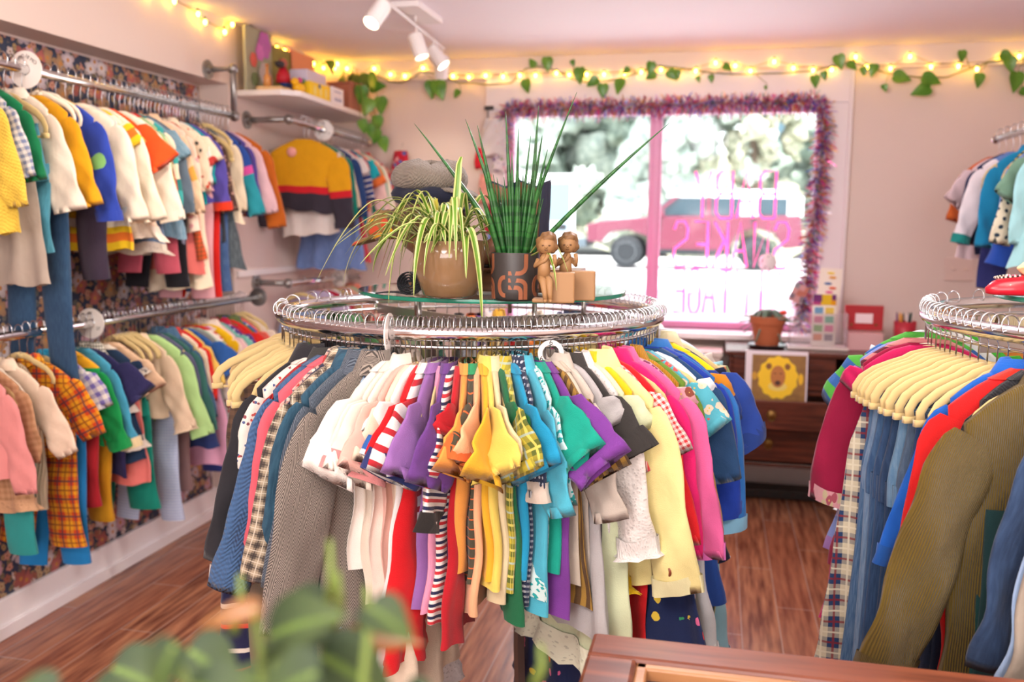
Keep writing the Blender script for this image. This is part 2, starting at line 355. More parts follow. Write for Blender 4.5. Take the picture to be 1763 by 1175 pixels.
for q in (-1.6, 1.2): MB().box((q, -2.03, 2.6), (1.0, .06, 1.2)).build('window', plain('far_glass', '5C7684', .2), bh, False)
# ---- red car
def car():
    t = thing('car', 'red off-road car with white hardtop parked across the street', 'car', (-3.25, 23, .45))
    red = plain('maroon_paint', '6A2038', .25, coat=.5); blk = plain('tyre_rubber', '25282C', .8); wht = plain('white_hardtop', 'F2F2F2', .4)
    body = [(.15, .62), (.12, 1.02), (.45, 1.12), (1.55, 1.22), (1.75, 1.24), (5.1, 1.28), (5.2, .55), (4.75, .5), (4.55, .85), (4.1, .98), (3.7, .85), (3.5, .42), (1.75, .42), (1.6, .75), (1.15, .9), (.7, .85), (.5, .6)]
    MB().prism(body, -.85, .85).build('body', red, t, False, .04)
    MB().prism([(1.55, 1.22), (2.15, 1.72), (5.0, 1.72), (5.15, 1.26)], -.76, .76).build('cabin', plain('car_glass', '2E444E', .08), t, False, .03)
    MB().prism([(2.0, 1.68), (2.2, 1.86), (4.95, 1.86), (5.12, 1.66)], -.8, .8).build('roof', wht, t, False, .04)
    for k, (xa, xb) in enumerate(((1.62, 2.2), (2.95, 3.1), (3.75, 4.15), (4.8, 5.15))):
        MB().prism([(xa, 1.24), (xa+(.6 if k == 0 else 0), 1.7), (xa+(.6 if k == 0 else 0)+.12, 1.7), (xa+.14, 1.24)] if k < 2 else [(xa, 1.24), (xa, 1.7), (xb, 1.7), (xb, 1.24)], -.82, .82).build('pillar', red if k < 2 else wht, t, False)
    MB().box((-.02, 0, .58), (.28, 1.7, .2)).build('bumper', plain('bumper_grey', '4F5A62', .6), t, False, .03)
    MB().box((2.65, 0, .4), (1.9, 1.72, .12)).build('running_board', blk, t, False, .02)
    MB().ball((.12, -.62, .92), .1, 10, (.4, 1, 1)).build('headlight', plain('lamp_glass', 'FFE9C8', .2), t)
    for x in (1.1, 4.12):
        for y in (-.78, .78):
            w = MB().lathe([(.2, -.12), (.36, -.12), (.39, -.07), (.39, .07), (.36, .12), (.2, .12)], n=32); R = Matrix.Rotation(PI/2, 3, 'X')
            w.v = [V@np.array(R).T for V in w.v]; wo = w.build('wheel', blk, t, loc=(x, y, .39), flat_angle=40)
            hb = MB().lathe([(.0, -.1), (.08, -.13), (.22, -.10), (.24, -.125), (.24, .125), (.22, .1), (.0, .1)], n=30)
            hb.v = [V@np.array(R).T for V in hb.v]; hb.build('rim', plain('alloy', 'D9DCE0', .3, .6), wo)
    for x in (2.05, 3.2): MB().box((x+.85, -.865, 1.14), (.16, .02, .035)).build('door_handle', blk, t, False)
    for x in (1.9, 3.05, 4.05): MB().box((x, -.853, .85), (.012, .01, .75)).build('door_seam', blk, t, False)
    MB().box((1.95, -.95, 1.3), (.1, .18, .14)).build('mirror', red, t, False, .02)
car()
def van():
    t = thing('van', 'white van with its rear door swung open at left of the window', 'van', (-3.3, 13.2, .28))
    w = plain('van_white', 'F4F6F8', .3); g = plain('van_glass', '6E8E96', .1)
    MB().prism([(-2.0, .35), (-2.0, 1.75), (-1.8, 1.95), (.65, 1.95), (.9, 1.7), (1.0, .35)], -.9, .9).build('body', w, t, False, .06)
    MB().box((-.6, -.905, 1.4), (1.6, .03, .5)).build('side_window', g, t, False, .02)
    d = MB().box((1.2, -1.0, 1.25), (.44, .06, 1.25)).build('rear_door', w, t, False, .03)
    MB().box((1.2, -1.04, 1.5), (.32, .02, .5)).build('door_window', g, d, False, .02)
    MB().box((1.2, -1.04, .95), (.36, .02, .55)).build('door_panel', plain('van_panel', 'A8BDC6', .4), d, False, .02)
    MB().box((1.25, -1.055, 1.17), (.14, .02, .08)).build('door_handle', plain('van_handle', '2A2C30', .4), d, False)
    for x in (-1.3, .4):
        q = MB().lathe([(0, -.1), (.3, -.1), (.33, -.05), (.33, .05), (.3, .1), (0, .1)], n=24); R = np.array(Matrix.Rotation(PI/2, 3, 'X'))
        q.v = [V@R.T for V in q.v]; q.build('wheel', plain('tyre_rubber', '25282C', .8), t, loc=(x, -.85, .33), flat_angle=40)
van()
# ================================================================ FURNITURE RAILS
def rail_round(name, label, cx, cy, R, z, bars, gz, gR, gc, legs):
    t = thing(name, label, 'clothes rack', (cx, cy, 0))
    MB().torus((0, 0, z), R, .0155, 120, 14).build('ring_rail', chrome, t)
    MB().torus((0, 0, z-.028), R-.004, .004, 120, 8).build('inner_hoop', chrome, t)
    for a in bars:
        d = Vector((math.cos(a), math.sin(a), 0)); p = Matrix.Rotation(a, 3, 'Z')
        MB().box((0, 0, z-.03), (2*R-.02, .006, .032), M=p).build('cross_bar', steel, t, False, .001)
    for a in legs:
        x, y = .28*math.cos(a), .28*math.sin(a); L = MB()
        L.tube([(x, y, z-.02), (x, y, .55), (x*1.15, y*1.15, .012)], .0125, 4, up=(0, 1, 0)); L.tube([(x, y, .60), (x*.1, y*.1, .85)], .010, 4, up=(0, 1, 0))
        L.build('leg', plain('brown_steel', '6A564D', .45, .3), t, False)
    MB().tube([(0, 0, .8), (0, 0, z-.03)], .014, 12).build('centre_post', steel, t)
    for k in range(5):
        a = k*2*PI/5+.35; gp = MB(); gp.tube([(gc[0]+.22*math.cos(a), gc[1]+.22*math.sin(a), z-.02), (gc[0]+.22*math.cos(a), gc[1]+.22*math.sin(a), gz-.008)], .0055, 10); gp.build('glass_support', steel, t)
    g = MT('rack_glass', .015); c = g.coords('Object'); g.color('E4F4EE'); g.b.inputs['Transmission Weight'].default_value = 1; g.b.inputs['IOR'].default_value = 1.2
    top = MB().lathe([(gR-.0015, -.0045), (gR, -.003), (gR, .003), (gR-.0015, .0045)], (gc[0], gc[1], gz), 96); top.build('glass_top', g.m, t, flat_angle=30)
    MB().lathe([(gR+.0003, -.004), (gR+.0008, -.002), (gR+.0008, .002), (gR+.0003, .004)], (gc[0], gc[1], gz), 96, caps=(False, False)).build('glass_edge', plain('green_glass_edge', '1E7F66', .1), t)
    return t
CR = dict(c=(-.577, 2.13), R=.448, z=1.285); RR = dict(c=(.985, 2.0), R=.55, z=1.315)
rail_round('round_clothes_rack', 'chrome round clothes rack with a glass top in the middle of the shop', *CR['c'], CR['R'], CR['z'],
           (math.radians(38), math.radians(-38)), 1.34, .315, (.06, -.03), [math.radians(a) for a in (-52, 38, 128, 218)])
rail_round('round_clothes_rack', 'chrome round clothes rack cut by the right edge of the photo', *RR['c'], RR['R'], RR['z'],
           (math.radians(20), math.radians(-70)), 1.365, .34, (-.10, -.04), [math.radians(a) for a in (20, 110, 200, 290)])
XA, ZU, ZL = -2.2, 1.977, 1.126
def pipe_rail(label, pts, flange, fdir, mat=chrome, r=.0155):
    t = thing('wall_rail', label, 'clothes rail', flange)
    P = [Vector(p)-Vector(flange) for p in pts]; MB().tube(P[-2:], r, 16).build('rail', mat, t)
    if len(P) > 2: MB().tube(P[:-1], r*.95, 12).build('bracket_pipe', galv, t)
    for p in P[1:-1]: MB().ball(p, r*1.6, 8).build('elbow', galv, t)
    R = Vector(fdir).to_track_quat('Z', 'Y').to_matrix(); q = MB().lathe([(.045, 0), (.045, .006), (.022, .008), (.022, .025), (r, .026)], n=24)
    q.v = [V@np.array(R).T for V in q.v]; q.build('flange', galv, t, flat_angle=30)
    e = MB().ball(P[-1], r*1.35, 8); e.build('end_cap', mat, t); return t
pipe_rail('chrome rail along the flowered wall, upper of the two', [(XB, 3.92, 2.19), (XA, 3.92, 2.19), (XA, 3.92, ZU), (XA, 1.5, ZU)], (XB, 3.92, 2.19), (1, 0, 0))
pipe_rail('chrome rail along the flowered wall, lower of the two', [(XA, 4.10, ZL), (XA, 1.5, ZL)], (XA, 4.10, ZL), (0, -1, 0))
pipe_rail('chrome rail under the white shelf, upper in the far left corner', [(XB, 4.27, 2.0), (-2.1, 4.27, 2.0), (-2.06, 5.24, 1.965)], (XB, 4.27, 2.0), (1, 0, 0))
pipe_rail('chrome rail low in the far left corner behind the spider plant', [(XB, 4.32, 1.18), (-2.15, 4.32, 1.18), (-2.12, 5.2, 1.17)], (XB, 4.32, 1.18), (1, 0, 0))
pipe_rail('chrome rail high on the right wall beside the window wall', [(XR, 3.3, 1.88), (1.17, 3.3, 1.88), (1.17, 4.42, 1.88)], (XR, 3.3, 1.88), (-1, 0, 0))
# ================================================================ HANGERS
def hanger_proto(mat, loop=False, clip=False):
    t = bpy.data.objects.new('clothes_hanger', None); COL.objects.link(t); t.empty_display_size = .05
    hk = []
    for a in np.linspace(math.radians(200), math.radians(-60), 14): hk.append((.0185*math.cos(a), 0, .0185*math.sin(a)))
    hk += [(.006, 0, -.024), (.0, 0, -.034), (0, 0, -.078)]
    MB().tube(hk, .0017, 6, up=(0, 1, 0)).build('hook', wire, t)
    m = MB(); arm = [(0, -.080), (.02, -.083), (.045, -.090), (.06, -.099), (.085, -.108), (.115, -.121), (.138, -.138), (.148, -.155), (.146, -.170)]
    if loop: arm = arm[:-1]+[(.150, -.162), (.146, -.178), (.130, -.184), (.108, -.180), (.095, -.172)]
    for s in (-1, 1): m.tube([(s*x, 0, z) for x, z in arm], [.010]*3+[.0095]*(len(arm)-3), 10, .0042, up=(0, 1, 0))
    # tube(): first radius lies in the hanger plane, second across it
    if clip:
        for s in (-1, 1): m.box((s*.146, 0, -.174), (.024, .012, .012))
        m.tube([(-.14, 0, -.176), (.14, 0, -.176)], .003, 6)
    m.box((0, 0, -.084), (.03, .009, .014)); m.build('body', mat, t)
    return t
HP = [hanger_proto(velvet), hanger_proto(velvet_w, True), hanger_proto(velvet, False, True)]
HUSED = [False]*3
def put_hanger(kind, loc, rz, label, group):
    o = HP[kind] if not HUSED[kind] else copy_tree(HP[kind]); HUSED[kind] = True
    o.location = loc; o.rotation_euler = (0, 0, rz); tag(o, label, 'hanger', group); return o
def disc(loc, rz, label, text, R=.042, lower=True, rx=0):
    t = thing('size_divider', label, 'size divider', loc, rz)
    a = np.linspace(0, 2*PI, 40, endpoint=False); V = []
    for y in (-.0012, .0012):
        for r in (.017, R): V += [(r*math.cos(q), y, r*math.sin(q)) for q in a]
    F = []
    for i in range(40):
        j = (i+1) % 40; F += [(i, j, 40+j, 40+i), (80+i, 120+i, 120+j, 80+j), (40+i, 40+j, 120+j, 120+i), (i, 80+i, 80+j, j)]
    MB().raw(V, F).build('disc', plain('white_plastic', 'F4ECE6', .4), t, False)
    ink = plain('black_ink', '1E1E20', .6)
    for ang in ((90, -30, 210) if len(text) < 3 else (55, 125)):
        q = math.radians(ang); rr = (R+.017)/2
        lettering('numeral', text, .015 if len(text) < 3 else .017, ink, t, (rr*math.cos(q), -.0014, rr*math.sin(q)), (PI/2, 0, 0) if len(text) < 3 else (PI/2, -(q-PI/2), 0), .0002)
    t.rotation_euler = (rx, 0, rz); return t
# ================================================================ GARMENTS
NK = .069                                                         # neck below the rail
def shoulder(d, hw, sd, nw):
    q = np.clip(d/sd, 0, 1); return nw+(hw-nw)*q**.62
def body_mesh(rs, L, hw, wm, wh, t0, t1, fold, sd=.052, nw=.04, n=36, z0=0.0, straps=False, skew=0.0):
    ds = np.r_[np.linspace(0, sd, 6), np.linspace(sd, L, max(8, int(L/.022)))[1:]]
    a = np.linspace(0, 2*PI, n, endpoint=False); ca, sa = np.cos(a), np.sin(a)
    ph = np.array([.4, 2.1, 3.9, 1.2, 5.0, 2.6])+.21*gseed+rs.uniform(-.25, .25, 6); l1, l2 = .094+.008*math.sin(gseed*.17), .052; bow = rs.uniform(-.1, .1)+.25*LAY; sway = rs.uniform(-.006, .006); lean = rs.uniform(-.01, .01)
    R = []; UV = []
    for d in ds:
        q = min(1, d/L); w = shoulder(d, hw, sd, nw)
        if d > sd: e = min(1, (d-sd)/.10); w = hw*(1-e)+wm*e; e2 = max(0, (d-sd-.1)/(L-sd-.1+1e-6)); w += (wh-wm)*e2**1.2
        t = t0+(t1-t0)*q if d > .01 else .010
        x = w*np.sign(ca)*np.abs(ca)**.75; y = t*np.sign(sa)*np.abs(sa)**.8
        A = fold*min(1, max(0, (d-.03)/.20))*(.55+.45*q)
        xs = x/(1+.25*q)
        f = A*(np.sin(2*PI*xs/l1+ph[0]+d*7*math.sin(ph[1]))+.5*np.sin(2*PI*xs/l2+ph[2]-d*9)+.35*np.sin(2*PI*(xs+d*.8)/.13+ph[3]))
        y = y+f+A*.35*np.sin(a*5+ph[4])+bow*x*x*q*2+sway*q+lean*x*q*3
        x = x+lean*q*.8+.004*np.sin(d*40+ph[5])*q
        z = -NK-z0-d-(.006*np.cos(2*PI*xs/l1+ph[1])+skew*x)*q**3
        R.append(np.stack([x, y, np.broadcast_to(z, x.shape)], -1)); UV.append(np.stack([x+.02*np.sign(sa), np.broadcast_to(-d, x.shape)], -1))
    return np.array(R), np.array(UV)
def sleeve_mesh(rs, s, hw, sd, L, r0, r1, a0, a1, th, tw, n=18, side_y=0.0):
    m = max(7, int(L/.016)); u = np.linspace(0, 1, m); P = [np.array([s*(hw-.022), 0, -NK-sd-.026])]
    for i in range(1, m):
        q = u[i]; an = a0+(a1-a0)*min(1, q*1.6)+.08*math.sin(q*6+rs.uniform(0, .3)); P.append(P[-1]+L/(m-1)*np.array([s*math.cos(an), side_y*q*1.5, -math.sin(an)]))
    P = np.array(P); T = np.gradient(P, axis=0); T /= np.linalg.norm(T, axis=1)[:, None]
    b = np.cross(T, (0, 1, 0)); nn = np.cross(b, T); a = np.linspace(0, 2*PI, n, endpoint=False); ph = np.array([.4, 2.1, 3.9, 1.2])+.25*gseed+rs.uniform(-.3, .3, 4); R = []; UV = []
    for i in range(m):
        q = u[i]; r = (r0+(r1-r0)*q**.7)*min(1, .62+.38*math.sqrt(q/.16)); tt = th*(.55+.45*min(1, q*2.5)); k = tw*q
        bb = b[i]*math.cos(k)+nn[i]*math.sin(k); n2 = nn[i]*math.cos(k)-b[i]*math.sin(k)
        w = 1+.055*np.sin(3*a+ph[0]+q*7)*q+.022*np.sin(q*26+ph[1])*np.cos(a+ph[2]); y = tt*np.sin(a)+.0075*q**.5*np.sin(2.6*np.cos(a)+q*11+ph[3])+.003*np.sin(5.2*np.cos(a)-q*17+ph[0])*q**.5
        R.append(P[i]+np.outer(np.cos(a)*r*w, bb)+np.outer(y*w, n2)); UV.append(np.stack([np.cos(a)*r*s+s*(hw+.02), np.full(n, -sd-L*q)], -1))
    R.append(P[-1]+(R[-1]-P[-1])*np.array([.8]*3)-T[-1]*.02); UV.append(UV[-1]); return np.array(R), np.array(UV), P, b, nn, T
def ring_band(R, UV, i0, i1, grow=.0025, extra=0.0, ruf=0, seedv=0):
    """a band of cloth just outside rings i0..i1"""
    A = R[i0:i1].copy(); C = A.mean(1, keepdims=True); D = A-C; A = C+D*(1+grow/np.maximum(np.linalg.norm(D, axis=2, keepdims=True), .01)); A[..., 1] += np.sign(D[..., 1])*grow*.8
    if extra:
        last = A[-1].copy(); dirv = (A[-1].mean(0)-A[0].mean(0)) if len(A) > 1 else np.array([0, 0, -1.]); dirv /= np.linalg.norm(dirv)+1e-9
        rows = []
        for k in (1, 2, 3):
            c0 = last.mean(0); dd = last-c0; ring = c0+dd*(1+.05*k)+dirv*extra*k/3
            if ruf: nor = dd/np.maximum(np.linalg.norm(dd, axis=1)[:, None], .004); ring = ring+nor*ruf*k/3*np.sin(np.arange(len(ring))*2.4+seedv)[:, None]
            rows.append(ring)
        A = np.concatenate([A, np.array(rows)])
    n = A.shape[1]; cum = np.linspace(0, .5, n); U = np.zeros((len(A), n, 2)); U[..., 0] = cum; U[..., 1] = -np.arange(len(A))[:, None]*.012
    return A, U
SLV = dict(n=0, c=.055, s=.11, h=.15, m=.21, l=.29, x=.36)
GN = {'tee': 't_shirt', 'knit': 'sweater', 'shirt': 'shirt', 'jacket': 'jacket', 'coat': 'coat', 'dress': 'dress', 'vest': 'vest', 'blouse': 'blouse', 'cardi': 'cardigan', 'romper': 'romper', 'skirt': 'skirt', 'pants': 'trousers', 'tunic': 'tunic'}
CATS = {'tee': 'shirt', 'knit': 'sweater', 'cardi': 'sweater', 'tunic': 'dress', 'pants': 'trousers'}
gseed = 0; LAY = 0.0
def garment(kind, L, slv, pat, cols, opt):
    """builds a garment hanging under a rail at the origin; +x is the outer side"""
    global gseed; gseed += 1; rs = np.random.RandomState(gseed*7+1)
    sz = float(opt.get('sz', 1)); t = bpy.data.objects.new(GN[kind], None); COL.objects.link(t); t.empty_display_size = .05
    M = cloth(pat, cols); heavy = kind in ('coat', 'jacket', 'knit', 'cardi')
    if kind in ('pants', 'skirt'):
        z0 = .10; w = .115*sz
        if kind == 'skirt':
            R, U = body_mesh(rs, L, w, w*1.25, w*float(opt.get('fl', 1.7)), .012, .03, .010, sd=.004, nw=w*.98, z0=z0, n=56)
            b = MB().grid(R, U).build('skirt', M, t)
        else:
            hip = .17*sz; R, U = body_mesh(rs, hip, w, w*1.08, w*1.12, .013, .018, .004, sd=.004, nw=w*.98, z0=z0); b = MB().grid(R, U).build('seat', M, t)
            for s in (-1, 1):
                P = []; m = 16; wv = rs.uniform(-.02, .02)
                for i in range(m): q = i/(m-1); P.append((s*(w*.56+.012*q)+wv*q, (.006+.012*q)*s+.012*math.sin(q*5+s), -NK-z0-hip+.05-q*(L-hip+.05)))
                fl = float(opt.get('fl', 1.0)); rr = [w*.57*(1+(fl-1)*(i/(m-1))**2)*(1-.18*(i/(m-1))) for i in range(m)]
                MB().tube(P, rr, 18, [.013+.006*math.sin(i*.9+s) for i in range(m)], False, up=(0, 1, 0)).build('leg', M, t)
        A, V = ring_band(R, U, 0, 5, .002); A[..., 2] += .004; MB().grid(A, V).build('waistband', cloth(pat, opt['wb']) if 'wb' in opt else M, t)
        if 'btn' in opt:
            for k in range(2): MB().ball((w*.8, -.02, -NK-z0-.09-k*.03), .006, 6, (1, .5, 1)).build('button', plain('button', hexs(opt['btn']), .4), t)
    else:
        hw = .128*sz*(1.04 if heavy else 1); sd = .05*sz; wm = hw*.92; fl = float(opt.get('fl', {'dress': 1.55, 'tunic': 1.3, 'romper': 1.15, 'coat': 1.2}.get(kind, 1.0)))
        ln = SLV[slv]*sz*(rs.uniform(.8, 1.35) if slv in 'csh' else rs.uniform(.94, 1.06)); vest = ln == 0
        if vest: hw *= .72; wm = hw*1.2
        t0, t1 = (.013, .018) if heavy else (.009, .013 if fl < 1.3 else .024)
        R, U = body_mesh(rs, L, hw, wm, wm*fl, t0, t1, (.0055 if heavy else .0085)*(1+.3*(fl-1)), sd=sd, n=40 if fl < 1.3 else 56, skew=rs.uniform(-.1, .1))
        MB().grid(R, U).build('body', M, t)
        SM = cloth(*opt['sleeve'].split('/')) if 'sleeve' in opt else M
        if not vest:
            for s in (1, -1):
                short = ln < .16*sz; a0 = math.radians(rs.uniform(32, 46) if short else rs.uniform(56, 68)); a1 = math.radians(rs.uniform(52, 70) if short else rs.uniform(76, 90))
                if 'up' in opt: a0 -= .2; a1 -= .35
                r0 = (.058 if short else .055)*sz; r1 = (.055 if short else .038)*sz
                if 'bell' in opt: r1 *= 1.5
                sr, su, P, b, nn, T = sleeve_mesh(rs, s, hw, sd, ln, r0, r1, a0, a1, (.0145 if heavy else .0095)+(.008 if 'puff' in opt else 0), s*LAY*(.42 if not short else .75)+rs.uniform(-.08, .08), side_y=.10*LAY+rs.uniform(-.02, .02))
                sl = MB().grid(sr, su).build('sleeve', SM, t)
                if 'cuff' in opt:
                    cw = max(3, int(len(sr)*(.11 if not short else .3))); A, V = ring_band(sr, su, len(sr)-1-cw, len(sr)-1, .003 if not short else .004, .006 if 'ruf' in opt else .0, .006 if 'ruf' in opt else 0)
                    MB().grid(A, V).build('cuff', cloth(*(opt['cuff'].split('/') if '/' in opt['cuff'] else ('solid', opt['cuff']))), sl)
                if 'btn' in opt and not short:
                    MB().lathe([(0, -.002), (.0075*sz, -.002), (.009*sz, 0), (.0075*sz, .002), (0, .002)], n=14).build('button', plain('button', hexs(opt['btn']), .35), sl, loc=tuple(P[-4]+nn[-4]*-.020+b[-4]*0)).rotation_euler = (PI/2, 0, 0)
        if 'collar' in opt or kind in ('shirt', 'jacket', 'coat', 'tee', 'knit', 'cardi', 'blouse'):
            cm = cloth(*(opt['collar'].split('/') if '/' in opt['collar'] else ('solid', opt['collar']))) if 'collar' in opt else M
            if kind in ('shirt', 'jacket', 'coat', 'blouse'):        # folded collar
                a = np.linspace(-PI*.44, PI*1.44, 22); rows = []; k = 1.25 if heavy else 1
                for r, z in ((.030, -.006), (.031, .018), (.037, .020), (.050, -.004), (.056, -.016)):
                    rows.append([(r*k*math.cos(q)*1.15, -r*k*math.sin(q)*.62*(1 if heavy else .7), -NK+z*k-(.012 if abs(math.cos(q)) < .3 and math.sin(q) > 0 else 0)) for q in a])
                MB().grid(rows, None, False).build('collar', cm, t)
            else:
                A, V = ring_band(R, U, 0, 2, .003); A[0, :, 2] += .006; MB().grid(A, V).build('neckband', cm, t)
        if kind in ('shirt', 'jacket', 'coat', 'cardi', 'blouse') and 'noplacket' not in opt:
            j = int(R.shape[1]*.75); rows = []
            for i in range(3, len(R)): c0 = R[i, j]; rows.append([(c0[0]-.009, R[i, j-1, 1]-.003, c0[2]), (c0[0]+.009, R[i, j+1 if j+1 < R.shape[1] else 0, 1]-.003, c0[2])])
            MB().grid(rows, None, False).build('placket', cm if kind in ('shirt', 'blouse') and 'collar' in opt else M, t)
            for i in range(5, len(R), 4): MB().ball(tuple(R[i, j]+np.array((0, -.006, 0))), .0045*sz, 5, (1, .5, 1)).build('button', plain('button', hexs(opt.get('btn', 'E8E0D0')), .4), t)
    if 'trim' in opt:                                              # lace or ruffle round the hem
        tt = opt['trim'].split('/'); wd_ = float(tt[1]) if len(tt) > 1 else .03; A, V = ring_band(R, U, len(R)-2, len(R), .003, wd_, .008, gseed)
        MB().grid(A, V).build('hem_ruffle', cloth('lace', tt[0]), t)
    if 'tier' in opt:
        tt = opt['tier'].split('/')
        for q in (.55, .8):
            i = int(len(R)*q); A, V = ring_band(R, U, i-1, i+1, .004, .03, .006, gseed+q); MB().grid(A, V).build('lace_tier', cloth('lace', tt[0]), t)
    if 'logo' in opt:
        lg = opt['logo'].split('/')
        MB().lathe([(0, -.001), (float(lg[1]), -.001), (float(lg[1]), .001), (0, .001)], n=24).build('badge', plain('badge', hexs(lg[0]), .6), t, loc=(float(lg[2]), R[6, int(R.shape[1]*.75), 1]-.006, -NK-float(lg[3]))).rotation_euler = (PI/2+.05, 0, 0)
    return t
def hexs(h): return h
def parse(line):
    p = [x.strip() for x in line.split(';')]; opt = {}
    if len(p) > 7 and p[7]:
        for kv in p[7].split(' '):
            k, _, v = kv.partition('='); opt[k] = v or '1'
    return p, opt
def hang(lines, place, where, group, jit=3, grow=1.0, lay=lambda a: .6, drop=0.0):
    """place(pos) -> (location, rotation) of each hanger; lines: pos; look; kind; length; sleeve; pattern; colours; options"""
    rnd = random.Random(len(lines)); P = [parse(l) for l in lines.strip().split('\n') if l.strip() and not l.startswith('#')]
    names = [p[1] for p, _ in P]
    for i, (p, opt) in enumerate(P):
        loc, rz = place(float(p[0])); rz += math.radians(rnd.uniform(-jit, jit)+float(opt.get('yaw', 0)))
        loc = (loc[0], loc[1], loc[2]+.0145)
        if p[2] == 'bare':
            put_hanger(int(opt.get('h', 0)), loc, rz, 'empty %s hanger %s, among the hangers without tops' % (('beige velvet', 'cream', 'beige clip')[int(opt.get('h', 0))], where), 'empty hangers '+where); continue
        globals()['LAY'] = float(opt['lay']) if 'lay' in opt else lay(float(p[0]))
        g = garment(p[2], float(p[3])*grow, p[4] or 'n', p[5], p[6], opt); g.location = (loc[0], loc[1], loc[2]-.003-drop); g.rotation_euler = (math.radians(rnd.uniform(-2, 2)), 0, rz)
        nb = names[i-1] if i > 0 and P[i-1][0][2] != 'bare' else (names[i+1] if i+1 < len(names) and P[i+1][0][2] != 'bare' else '')
        lab = p[1]+' '+where+(', beside the '+nb if nb and nb != p[1] else '')
        tag(g, ' '.join(lab.split()[:16]), CATS.get(p[2], GN[p[2]]), group)
        hk = int(opt.get('h', 2 if p[2] in ('pants', 'skirt') else (1 if 'h1' in opt else 0)))
        ho = put_hanger(hk, loc, rz, '%s hanger holding the %s %s' % ('cream' if hk == 1 else 'beige', p[1], where), 'hangers '+where)
        ho.scale = (.80 if hk != 2 else 1, .8, 1+drop/.08)
# ================================================================ THE CLOTHES
CTAB = ((-97, -114), (-64, -36), (-61, -29), (-57, -26.5), (-47.5, -21), (-39, -16.5), (-31.5, -11.5), (-28, -8), (-21.5, -3), (-11.7, 3.5), (0, 14.5), (12, 24.5), (25, 35.5), (39.5, 47.8), (57, 63), (70.5, 77), (81, 90), (96, 104), (255, 244))
RTAB = ((-176, -190), (-138, -128), (-118, -104), (-105, -93), (-98, -86), (-69.8, -61), (-66, -57.5), (-62, -55), (-58.5, -53), (-54, -50), (-46, -44), (-36, -35), (-20, -22))
def ring_place(rk, tab):
    def f(a):
        a = float(np.interp(a, [t[0] for t in tab], [t[1] for t in tab])); q = math.radians(a); x, y = rk['c'][0]+rk['R']*math.sin(q), rk['c'][1]-rk['R']*math.cos(q); y2 = float(np.interp(a, (-60, -33, -10, 0, 8, 20, 36, 60, 90), (0, -2, -15, -10, -3, 0, 6, 8, 0))) if rk is CR else 0
        return (x, y, rk['z']), q-PI/2+math.radians(y2)
    return f
